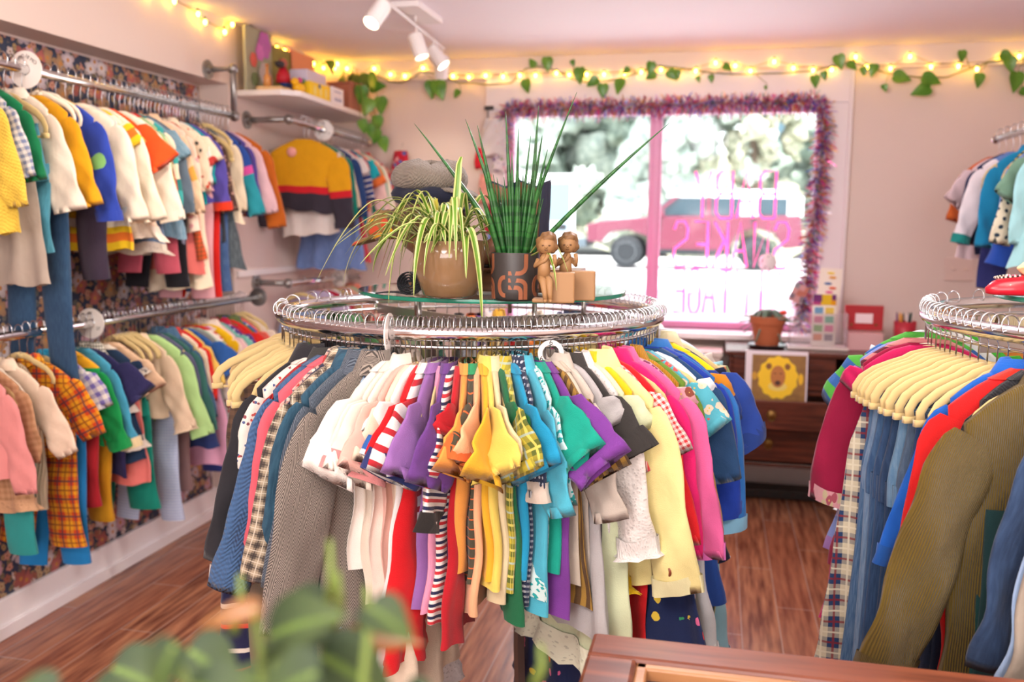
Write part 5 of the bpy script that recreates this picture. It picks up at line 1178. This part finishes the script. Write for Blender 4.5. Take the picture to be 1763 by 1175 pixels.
# ================================================================ TINSEL, NEON, WINDOW DRESSING
def tinsel():
    rs = np.random.RandomState(2); me = bpy.data.meshes.new('tinsel_garland'); V = []; Fc = []; MI = []
    cols = ['D8384A', 'F05AAA', '8A5AC0', '4A6AE0', 'D8D8E8', 'F4F0FA', 'E8B03A', 'C03A7A', '3A9A8A', 'F0667A', 'B09AE0', '8A3A6A', 'EEE6F4', 'D8A05A']
    path = [(wx0-.0, BY-.075, .98+.0*k) for k in ()]+[(wx0+.02, BY-.07, 1.92), (wx0+.0, BY-.07, 2.08), (wx0+.02, BY-.07, wz1-.01), (wx1-.04, BY-.07, wz1+.0), (wx1-.01, BY-.07, wz1-.1), (wx1-.03, BY-.08, 1.6), (wx1-.06, BY-.09, 1.35), (wx1-.07, BY-.1, 1.15), (wx1-.10, BY-.12, .93)]
    Pn = np.array(path); seg = np.linalg.norm(np.diff(Pn, axis=0), axis=1); cum = np.r_[0, np.cumsum(seg)]
    for i in range(6500):
        s = rs.uniform(0, cum[-1]); k = min(np.searchsorted(cum, s)-1, len(seg)-1); k = max(k, 0); p = Pn[k]+(Pn[k+1]-Pn[k])*(s-cum[k])/seg[k]
        T = (Pn[k+1]-Pn[k])/seg[k]; d = rs.randn(3); d -= T*(d@T)*.6; d /= np.linalg.norm(d); d[1] = -abs(d[1])*.8; L = rs.uniform(.03, .085); w = rs.uniform(.0015, .0042)
        b = np.cross(d, rs.randn(3)); b /= np.linalg.norm(b); n0 = len(V); q = p+d*L*.55+b*L*.08*rs.randn(); e = p+d*L+np.array([0, 0, -.012])
        V += [p-b*w, p+b*w, q+b*w, q-b*w, e+b*w*.6, e-b*w*.6]; Fc += [(n0, n0+1, n0+2, n0+3), (n0+3, n0+2, n0+4, n0+5)]; m = rs.randint(len(cols)); MI += [m, m]
    me.from_pydata([tuple(v) for v in V], [], Fc)
    for cc in cols: me.materials.append(MT('foil_'+cc, .3, .35).color(cc).m)
    me.polygons.foreach_set('material_index', MI); o = bpy.data.objects.new('tinsel_garland', me); COL.objects.link(o)
    tag(o, 'shaggy multicoloured foil tinsel round the top and right of the window', 'garland', kind='stuff')
tinsel()
neon = glow('pink_neon', 'FF56A6', 1.15)
ns = thing('neon_sign', 'pink neon letters seen from behind in the right window pane', 'neon sign', (0, BY-.0, 1.0))
ST = {'B': [[(0, 0), (0, 1), (.45, 1), (.6, .88), (.6, .64), (.45, .52), (0, .52)], [(.45, .52), (.62, .4), (.62, .12), (.45, 0), (0, 0)]], 'A': [[(0, 0), (.32, 1), (.64, 0)], [(.13, .36), (.51, .36)]], 'Y': [[(0, 1), (.32, .5), (.64, 1)], [(.32, .5), (.32, 0)]],
      'S': [[(.58, .82), (.46, 1), (.14, 1), (0, .84), (.04, .62), (.54, .40), (.6, .2), (.46, 0), (.14, 0), (0, .16)]], 'N': [[(0, 0), (0, 1), (.56, 0), (.56, 1)]], 'K': [[(0, 0), (0, 1)], [(.56, 1), (.02, .48)], [(.16, .58), (.58, 0)]], 'E': [[(.56, 1), (0, 1), (0, 0), (.56, 0)], [(0, .5), (.46, .5)]],
      'V': [[(0, 1), (.3, 0), (.6, 1)]], 'I': [[(.1, 0), (.1, 1)]], 'T': [[(0, 1), (.6, 1)], [(.3, 1), (.3, 0)]], 'G': [[(.56, .84), (.44, 1), (.14, 1), (0, .84), (0, .16), (.14, 0), (.44, 0), (.56, .16), (.56, .45), (.34, .45)]]}
for word, pxl, pxr, pyt, pyb in (('BABY', 1192, 1340, 295, 376), ('SNAKES', 1154, 1362, 382, 460), ('VINTAGE', 1154, 1345, 466, 540)):
    L_ = at(pxl, (pyt+pyb)/2, 1, BY-.0); R_ = at(pxr, (pyt+pyb)/2, 1, BY); zt, zb = at(1250, pyt, 1, BY).z-1.0, at(1250, pyb, 1, BY).z-1.0
    adv = (R_.x-L_.x)/len(word)
    for i, ch in enumerate(word):
        x0 = R_.x-adv*i-adv*.12
        m = MB()
        for st in ST[ch]:
            P = [(x0-u*adv*1.2, 0, zb+v*(zt-zb)) for u, v in st]; m.tube(P, .0075, 8, up=(0, 1, 0))
        m.build('neon_letter', neon, ns)
lamp('neon_glow', 'POINT', (-.02, BY-.06, 1.32), 3.5, (1, .2, .52), None, shadow_soft_size=.12)
t = thing('window_ornament', 'white speckled ball ornament hanging in front of the neon letters', 'ornament', tuple(at(1322, 452, 1, BY-.03)))
MB().ball((0, 0, 0), .05, 16, (1, .5, 1), .04).build('ball', cloth('speck:.02', 'F6F4F2,2A2A30,5A5A60'), t); MB().tube([(0, 0, .04), (0, 0, .2)], .0015, 6).build('thread', plain('thread', 'D8D0C8', .6), t)
t = thing('wall_hook', 'black metal hook plate left of the window', 'hook', tuple(at(842, 186, 1, BY-.04))); MB().box((0, .0, 0), (.055, .012, .022)).build('plate', plain('black_iron', '2A2426', .5), t, False, .002); MB().tube([(0, -.006, -.005), (0, -.03, -.02), (0, -.02, -.07), (0, -.035, -.09), (0, -.05, -.075)], .004, 8).build('hook', plain('black_iron', '2A2426', .5), t)
def hung(name, label, px, py, w, h, mat, seed, d=.06, taper=.7):
    p = at(px, py, 1, BY-.10); t = thing(name, label, 'clothes', tuple(p)); rs = np.random.RandomState(seed); rows = []; a = np.linspace(0, 2*PI, 28, endpoint=False)
    for q in np.linspace(0, 1, 14):
        ww = w/2*(taper+(1-taper)*math.sin(min(1, q*1.3)*PI/2)); rows.append(np.stack([ww*np.cos(a)*(1+.08*np.sin(a*3+q*6+seed)), d/2*np.sin(a)*(.5+.5*q)+.008*np.sin(a*5+q*9), h/2-h*q+.01*np.sin(a*4+seed)*q], -1))
    MB().grid(rows, None, True, (True, True)).build('cloth', mat, t); MB().tube([(0, 0, h/2-.01), (0, .04, h/2+.05)], .002, 6).build('loop', wire, t); return t
hung('baby_bonnet', 'white fluffy bonnet hanging from the hook left of the window', 852, 236, .16, .21, cloth('knit:.012', 'F0E6E4'), 1)
hung('red_mitten', 'red mitten hanging on the wall at the left edge of the window', 826, 272, .065, .12, cloth('solid', 'D81E30'), 2, .04, .3)
hung('floral_sunsuit', 'floral baby sunsuit hanging left of the window', 862, 275, .10, .13, cloth('floral:.03', 'EADCE0,6A3A8A,D85A7A,8A9A3A'), 3, .04)
hung('pink_romper', 'salmon pink romper hanging on the wall behind the snake plant', 838, 325, .10, .17, cloth('solid', 'F0A494'), 4, .05)
hung('red_romper', 'red patterned romper hanging behind the snake plant', 860, 375, .17, .17, cloth('floral:.04', 'D8303E,F0D8D0,8A1E3A'), 5, .06)
hung('blue_print_romper', 'blue and purple print romper hanging lowest left of the window', 858, 430, .17, .19, cloth('floral:.03', '8AA0D8,5A3A8A,E0E0F0'), 6, .06)
hung('red_sun_hat', 'red paisley sun hat hanging at the corner end of the far rail', 690, 285, .12, .17, cloth('floral:.03', 'C01E34,4A6AB0,D8A0A0'), 8, .09, .6)
# ================================================================ CHEST, SILL BOX AND WHAT STANDS ON THEM
mah = wood('mahogany', '3A1A12', '6E3626', 5, .25, 0)
ch = thing('chest_of_drawers', 'dark mahogany chest of drawers with one drawer pulled open by the window', 'chest', (.62, 4.97, 0)); cw_, cdp, chh = 1.08, .44, .865
MB().box((0, 0, chh-.0125), (cw_+.04, cdp+.04, .025)).build('top', mah, ch, False, .006)
MB().box((-cw_/2+.01, 0, .56), (.02, cdp, .585)).box((cw_/2-.01, 0, .56), (.02, cdp, .585)).box((0, cdp/2-.01, .56), (cw_, .02, .585)).box((0, 0, .275), (cw_, cdp, .02)).box((0, -cdp/2+.02, .655), (cw_, .04, .02)).build('carcass', mah, ch, False, .003)
brass = plain('aged_brass', '8A6A3A', .35, .9)
def drawer(z0, z1, out, n=1, knob=True):
    h = z1-z0
    d = MB().box((0, -cdp/2-out, (z0+z1)/2), (cw_-.05, .02, h)).box((-cw_/2+.05, -out/2-.02, (z0+z1)/2-.02), (.012, cdp-.06+0*out, h*.6)).box((cw_/2-.05, -out/2-.02, (z0+z1)/2-.02), (.012, cdp-.06, h*.6)).box((0, -out/2-.02, z0+.02), (cw_-.1, cdp-.06, .008)).build('drawer', mah, ch, False, .004)
    for x in (-.33, .33) if n == 1 else (-.33, .33):
        MB().lathe([(0, 0), (.024, 0), (.024, .003), (.008, .006)], n=20).build('back_plate', brass, d, loc=(x, -cdp/2-out-.01, (z0+z1)/2)).rotation_euler = (PI/2, 0, 0)
        MB().torus((0, 0, 0), .016, .0028, 20, 6, 'y').build('ring_pull', brass, d, loc=(x, -cdp/2-out-.018, (z0+z1)/2-.012))
    return d
for x in (-.27, .27):
    d = MB().box((x, -cdp/2+.002, .755), (.50, .02, .165)).build('drawer', mah, ch, False, .004); MB().box((x, -cdp/2-.010, .755), (.38, .006, .10)).build('panel_moulding', mah, d, False, .004)
drawer(.50, .645, .17); drawer(.30, .485, .01)
for x in (-1, 1):
    for y in (-1, 1): MB().tube([(x*(cw_/2-.04), y*(cdp/2-.04), 0), (x*(cw_/2-.04), y*(cdp/2-.04), .27)], [.016, .026], 10).build('leg', mah, ch)
# record with a lion on its cover
rc = thing('record_sleeve', 'picture of a yellow-maned lion in a clear sleeve standing in the open drawer', 'picture', (.31, 4.66, .60), 0); rc.rotation_euler = (-.10, 0, .02)
MB().box((0, 0, .135), (.30, .006, .285)).build('sleeve', plain('clear_sleeve', 'E8DDE4', .15), rc, False, .001)
cm = MT('brown_cover', .5); c = cm.coords('Object'); cm.color(cm.mix(cm.noise(cm.vec(c[0], c[1], c[2]), 25, 3), hexc('6A4A1E'), hexc('A87A38'))); MB().box((0.012, -.004, .130), (.26, .004, .255)).build('cover', cm.m, rc, False)
def blob(cx, cz, rx, rz, n=40, j=0, y=-.0075, lob=0): return [(cx+rx*math.cos(q)*(1+j*math.sin(q*lob)), cz+rz*math.sin(q)*(1+j*math.sin(q*lob))) for q in np.linspace(0, 2*PI, n, endpoint=False)]
for nm, pts, y, cc in (('mane', blob(.008, .145, .095, .105, 60, .04, 0, 13), -.0065, 'F2C81E'), ('face', blob(.008, .15, .036, .055), -.0085, 'B8743A'), ('muzzle', blob(.008, .10, .045, .022), -.0080, 'E8D070'), ('nose', blob(.008, .118, .014, .012), -.0095, '4A2A1E'), ('tail', blob(.118, .14, .012, .028), -.0065, 'E8B81E'), ('tail', blob(-.105, .15, .014, .020), -.0065, 'C8962A')):
    MB().prism(pts, y, y+.002).build(nm, plain('lion_'+cc, cc, .6), rc, False)
for s in (-1, 1):
    MB().prism(blob(.008+s*.045, .20, .014, .016), -.0088, -.0068).build('ear', plain('lion_8A5A2A', '8A5A2A', .6), rc, False); MB().prism(blob(.008+s*.014, .165, .006, .003), -.0098, -.0083).build('eye', plain('lion_4A2A1E', '4A2A1E', .6), rc, False)
TZ = .866
pt = thing('potted_succulent', 'trailing grey-green cactus in a terracotta pot on a black saucer', 'potted plant', (.27, 4.90, TZ))
MB().lathe([(0, 0), (.085, 0), (.098, .010), (.098, .016), (.07, .012), (0, .012)], n=40).build('saucer', plain('black_saucer', '1E1C22', .3), pt, flat_angle=40)
MB().lathe([(0, .013), (.060, .013), (.084, .125), (.090, .125), (.093, .165), (.084, .165), (.080, .14), (0, .138)], n=40).build('pot', MT('terracotta', .75).color('B5623C').m, pt, flat_angle=30)
rs = random.Random(8); gm = plain('cactus_green', '6E8A78', .6)
for i in range(34):
    az = rs.uniform(0, 2*PI); Ln = rs.uniform(.05, .15); dr = rs.uniform(0, .16) if i % 3 == 0 else rs.uniform(-.03, .02); P = [(0.05*math.cos(az)*q+max(q-.2, 0)*Ln*math.cos(az), .05*math.sin(az)*q+max(q-.2, 0)*Ln*math.sin(az), .145+.05*math.sin(min(1, q*1.5)*PI)-dr*max(0, q-.45)*1.8) for q in np.linspace(0, 1, 9)]
    MB().tube(P, [.006]*6+[.005, .004, .002], 6, .003).build('stem', gm, pt)
MB().ball((.075, -.02, .185), .016, 8, (1.2, 1, .8), .15).build('flower', plain('coral_bloom', 'F04A3A', .6), pt)
# card holder with sticker cards
hd = thing('card_holder', 'clear acrylic holder of colourful card packs on the chest', 'card holder', (.52, 4.92, TZ))
ac = MT('acrylic', .05); ac.color('F4F0F2'); ac.b.inputs['Transmission Weight'].default_value = .9; ac.b.inputs['IOR'].default_value = 1.1; ac = ac.m
MB().box((0, 0, .008), (.30, .14, .014)).build('base', plain('pale_base', 'E8DAD4', .4), hd, False, .004); MB().box((0, -.062, .10), (.28, .004, .18)).box((-.14, 0, .10), (.004, .12, .18)).box((.14, 0, .10), (.004, .12, .18)).build('walls', ac, hd, False, .001)
cd1 = thing('sticker_card', 'card with eight coloured patches and a yellow-orange top in the holder', 'card', (.545, 4.885, TZ+.017)); MB().box((0, 0, .135), (.115, .004, .27)).build('card', plain('card_cream', 'F2E8DC', .6), cd1, False)
MB().box((0, -.003, .24), (.112, .002, .055)).build('header', cloth('patch:.05', 'F2A81E,C84A8A,7A3A7A,F2C82E'), cd1, False)
for k, cc in enumerate(('6A9AC0', 'E0C04A', 'D87A9A', '6ABA9A', '7AAA5A', 'E06A9A', 'D8845A', '8A7A86')): MB().box((-.026+.053*(k % 2), -.003, .185-.046*(k//2)), (.042, .002, .034)).build('patch', plain('patch_'+cc, cc, .6), cd1, False)
cd2 = thing('sticker_card', 'tall cream card of tiny coloured pins rising behind the patch card', 'card', (.555, 4.925, TZ+.017)); cd2.rotation_euler = (0, .05, 0); MB().box((0, 0, .20), (.11, .004, .40)).build('card', plain('card_pale', 'EFE2D4', .6), cd2, False)
for k, (cc, x) in enumerate((('F0D040', .0), ('E8A02A', .01), ('3A6AA8', -.01), ('E0561E', .015), ('E04A8A', .0), ('3A4A7A', -.01))): MB().ball((x, -.004, .375-.022*k-(.0 if k < 2 else .01)), .012, 8, (1.6, .3, .55)).build('pin', plain('pin_'+cc, cc, .5), cd2)
cd3 = thing('sticker_card', 'small tilted pink and grey card hanging from the tinsel', 'card', (.425, 4.98, TZ+.28)); cd3.rotation_euler = (0, .4, 0); MB().box((0, 0, 0), (.075, .003, .10)).build('card', cloth('patch:.03', '8A7A86,D8A0A0,C87A6A,A8A0A8'), cd3, False)
rb = thing('red_box', 'open red metal box with a white label on the lid', 'box', (.755, 4.95, TZ)); rdm = plain('red_tin', 'B01824', .35)
MB().box((0, 0, .045), (.17, .11, .09)).build('base', plain('pale_pink_tin', 'D8A8A8', .5), rb, False, .003); MB().box((0, .052, .16), (.19, .03, .13)).build('lid', rdm, rb, False, .004); MB().box((0, .034, .158), (.085, .003, .05)).build('label', plain('label_white', 'F0DCE0', .6), rb, False)
for x in (-.06, .06): MB().ball((x, .034, .125), .007, 6).build('stud', brass, rb)
pc = thing('pen_cup', 'cup of assorted pens and pencils at the right end of the chest', 'pen cup', (.955, 4.98, TZ)); MB().lathe([(0, 0), (.05, 0), (.055, .15), (.051, .15), (.047, .01), (0, .01)], n=24).build('cup', plain('red_cup', 'B8283A', .4), pc)
for k in range(12):
    aa = k*2.4; rr = .012+.025*((k*7) % 5)/5; q = thing('pencil', 'one of the assorted pens and pencils in the cup', 'pencil', (.955+rr*math.cos(aa), 4.98+rr*math.sin(aa), TZ+.012), 0, 'pens in the red cup')
    q.rotation_euler = (.10*math.sin(aa), -.10*math.cos(aa)*-1, 0); MB().tube([(0, 0, 0), (0, 0, .17), (0, 0, .185)], [.004, .004, .001], 6).build('shaft', plain('pencil_%d' % (k % 6), ('2A3A3A', 'E8A02A', 'F0E8E0', '2A5A4A', '8A3A7A', '3A2A2A')[k % 6], .4), q)
sb = thing('storage_box', 'plain white storage box under the window sill behind the lace blouses', 'box', (-.08, 5.09, 0)); MB().box((0, 0, .4), (.24, .30, .80)).build('box', plain('box_cream', 'E8DAD0', .6), sb, False, .006); MB().box((0, 0, .81), (.26, .32, .03)).build('lid', plain('box_cream', 'E8DAD0', .6), sb, False, .005)
# wall plate and floor vent
p = at(1651, 464, 1, BY); t = thing('switch_plate', 'blank cream double wall plate right of the window', 'wall plate', (p.x, BY-.004, p.z)); MB().box((0, 0, 0), (.145, .008, .125)).build('plate', plain('plate_cream', 'DCC4BA', .5), t, False, .003)
for x in (-.03, .035): MB().ball((x, -.004, 0), .013, 8, (1.2, .4, .6)).build('knob', plain('plate_cream', 'DCC4BA', .5), t)
t = thing('floor_vent', 'dark metal vent on the floor below the chest of drawers', 'vent', (.42, 5.13, 0)); MB().box((0, 0, .028), (.62, .14, .05)).build('housing', plain('vent_brown', '2A1E1C', .5, .3), t, False, .005)
for k in range(9): MB().box((-.26+.065*k, -.072, .03), (.045, .004, .028)).build('louvre', plain('vent_dark', '141012', .6), t, False)
# ================================================================ FOREGROUND CABINET AND PLANT
ck = wood('cherry_wood', '54281A', '8A4C32', 4, .3, 0)
p0 = at(1022, 1088, 2, .9); p1 = at(1763, 1168, 2, .9); ang = math.atan2(p1.y-p0.y, p1.x-p0.x)
cb = thing('display_cabinet', 'reddish wooden display cabinet with framed inset top in the front corner', 'cabinet', (p0.x, p0.y, 0), ang); CW, CDp = 1.15, .55
MB().box((CW/2, -.035, .885), (CW, .07, .03)).box((CW/2, -CDp+.035, .885), (CW, .07, .03)).box((.035, -CDp/2, .885), (.07, CDp-.14, .03)).box((CW-.035, -CDp/2, .885), (.07, CDp-.14, .03)).build('top_frame', ck, cb, False, .006)
MB().box((CW/2, -.078, .884), (CW-.14, .016, .022)).box((.078, -CDp/2, .884), (.016, CDp-.14, .022)).build('inner_moulding', wood('pale_moulding', '8A5A38', 'C08A5A', 4, .3, 0), cb, False, .003)
MB().box((CW/2, -CDp/2, .874), (CW-.14, CDp-.14, .008)).build('inset_panel', plain('smoked_glass', '4A3836', .08), cb, False)
MB().box((CW/2, -CDp/2, .48), (CW-.04, CDp-.04, .76)).build('body', ck, cb, False, .005)
MB().box((CW*.27, -.012, .48), (CW*.42, .018, .66)).build('door', ck, cb, False, .004); MB().box((CW*.73, -.012, .48), (CW*.42, .018, .66)).build('door', ck, cb, False, .004)
for x in (.04, CW-.04):
    for y in (-.04, -CDp+.04): MB().box((x, y, .05), (.05, .05, .10)).build('foot', ck, cb, False, .004)
fp = thing('foreground_plant', 'blurred broad-leaved plant in the very front at the bottom left', 'potted plant', (-.22, .41, 0))
MB().lathe([(0, .80), (.075, .80), (.10, .97), (.105, .97), (.105, .985), (.09, .985), (.088, .95), (0, .95)], n=32).build('pot', plain('grey_pot', '8A8078', .6), fp)
fl_ = MT('broad_leaf', .65); c = fl_.coords('UV'); e = (c[0]-.5).abs(); fl_.color(fl_.mix(e < .06, fl_.mix(c[1], hexc('1A300A'), hexc('36480E')), hexc('4A621A'))); fl_ = fl_.m
am = MT('amber_leaf', .4).color('7A4C16').m; stm = plain('fresh_stem', '6E8236', .5)
FL = [(470, 1062, 580, 1010, .10, 0), (560, 1020, 430, 1100, .095, 0), (300, 1080, 250, 1170, .085, 0), (330, 1090, 420, 1160, .09, 0), (560, 1100, 690, 1180, .085, 0), (540, 1130, 400, 1190, .09, 0), (250, 1150, 160, 1190, .08, 0), (440, 1020, 330, 1040, .055, 1), (640, 1015, 715, 1065, .05, 2), (600, 1080, 720, 1060, .05, 1), (90, 1160, -20, 1180, .06, 0), (480, 1150, 380, 1120, .08, 0), (700, 1160, 760, 1190, .05, 0), (340, 1150, 440, 1190, .08, 0), (200, 1120, 300, 1160, .07, 0)]
for i, (x0, y0, x1, y1, L, k) in enumerate(FL):
    Y_ = .41+.05*math.sin(i*2.3); a = at(x0, y0+32, 1, Y_)-fp.location; b = at(x1, y1+32, 1, Y_-.01)-fp.location; mb = MB(); leaf_mesh(mb, tuple(a), tuple(b-a), (.2*math.sin(i), -.55, .8), (b-a).length*.95, .40 if k != 1 else .22); mb.build('leaf', (fl_, am, fl_)[k], fp)
    MB().tube([(0.01*math.sin(i), .01*math.cos(i), .95), tuple((a+Vector((0, 0, .955)))/2+Vector((0, .02, .0))), tuple(a)], [.003, .0028, .002], 7).build('petiole', stm, fp)
for (x, y, y2) in ((413, 990, 1090), (568, 930, 1080), (582, 985, 1090), (630, 1010, 1090), (930, 1110, 1180)):
    Y_ = .44; a = at(x, y, 1, Y_)-fp.location; b = at(x-10, y2, 1, Y_)-fp.location
    MB().tube([tuple(b), tuple((a+b)/2+Vector((.003, 0, 0))), tuple(a)], [.0028, .0024, .0012], 7).build('shoot', stm, fp)
st = thing('plant_stool', 'wooden stool under the foreground plant, below the frame', 'stool', (-.22, .41, 0)); MB().lathe([(0, .765), (.15, .765), (.155, .78), (.15, .798), (0, .798)], n=32).build('seat', ck, st)
for k in range(4): q = PI/4+k*PI/2; MB().tube([(.11*math.cos(q), .11*math.sin(q), .77), (.16*math.cos(q), .16*math.sin(q), 0)], .014, 10).build('leg', ck, st)
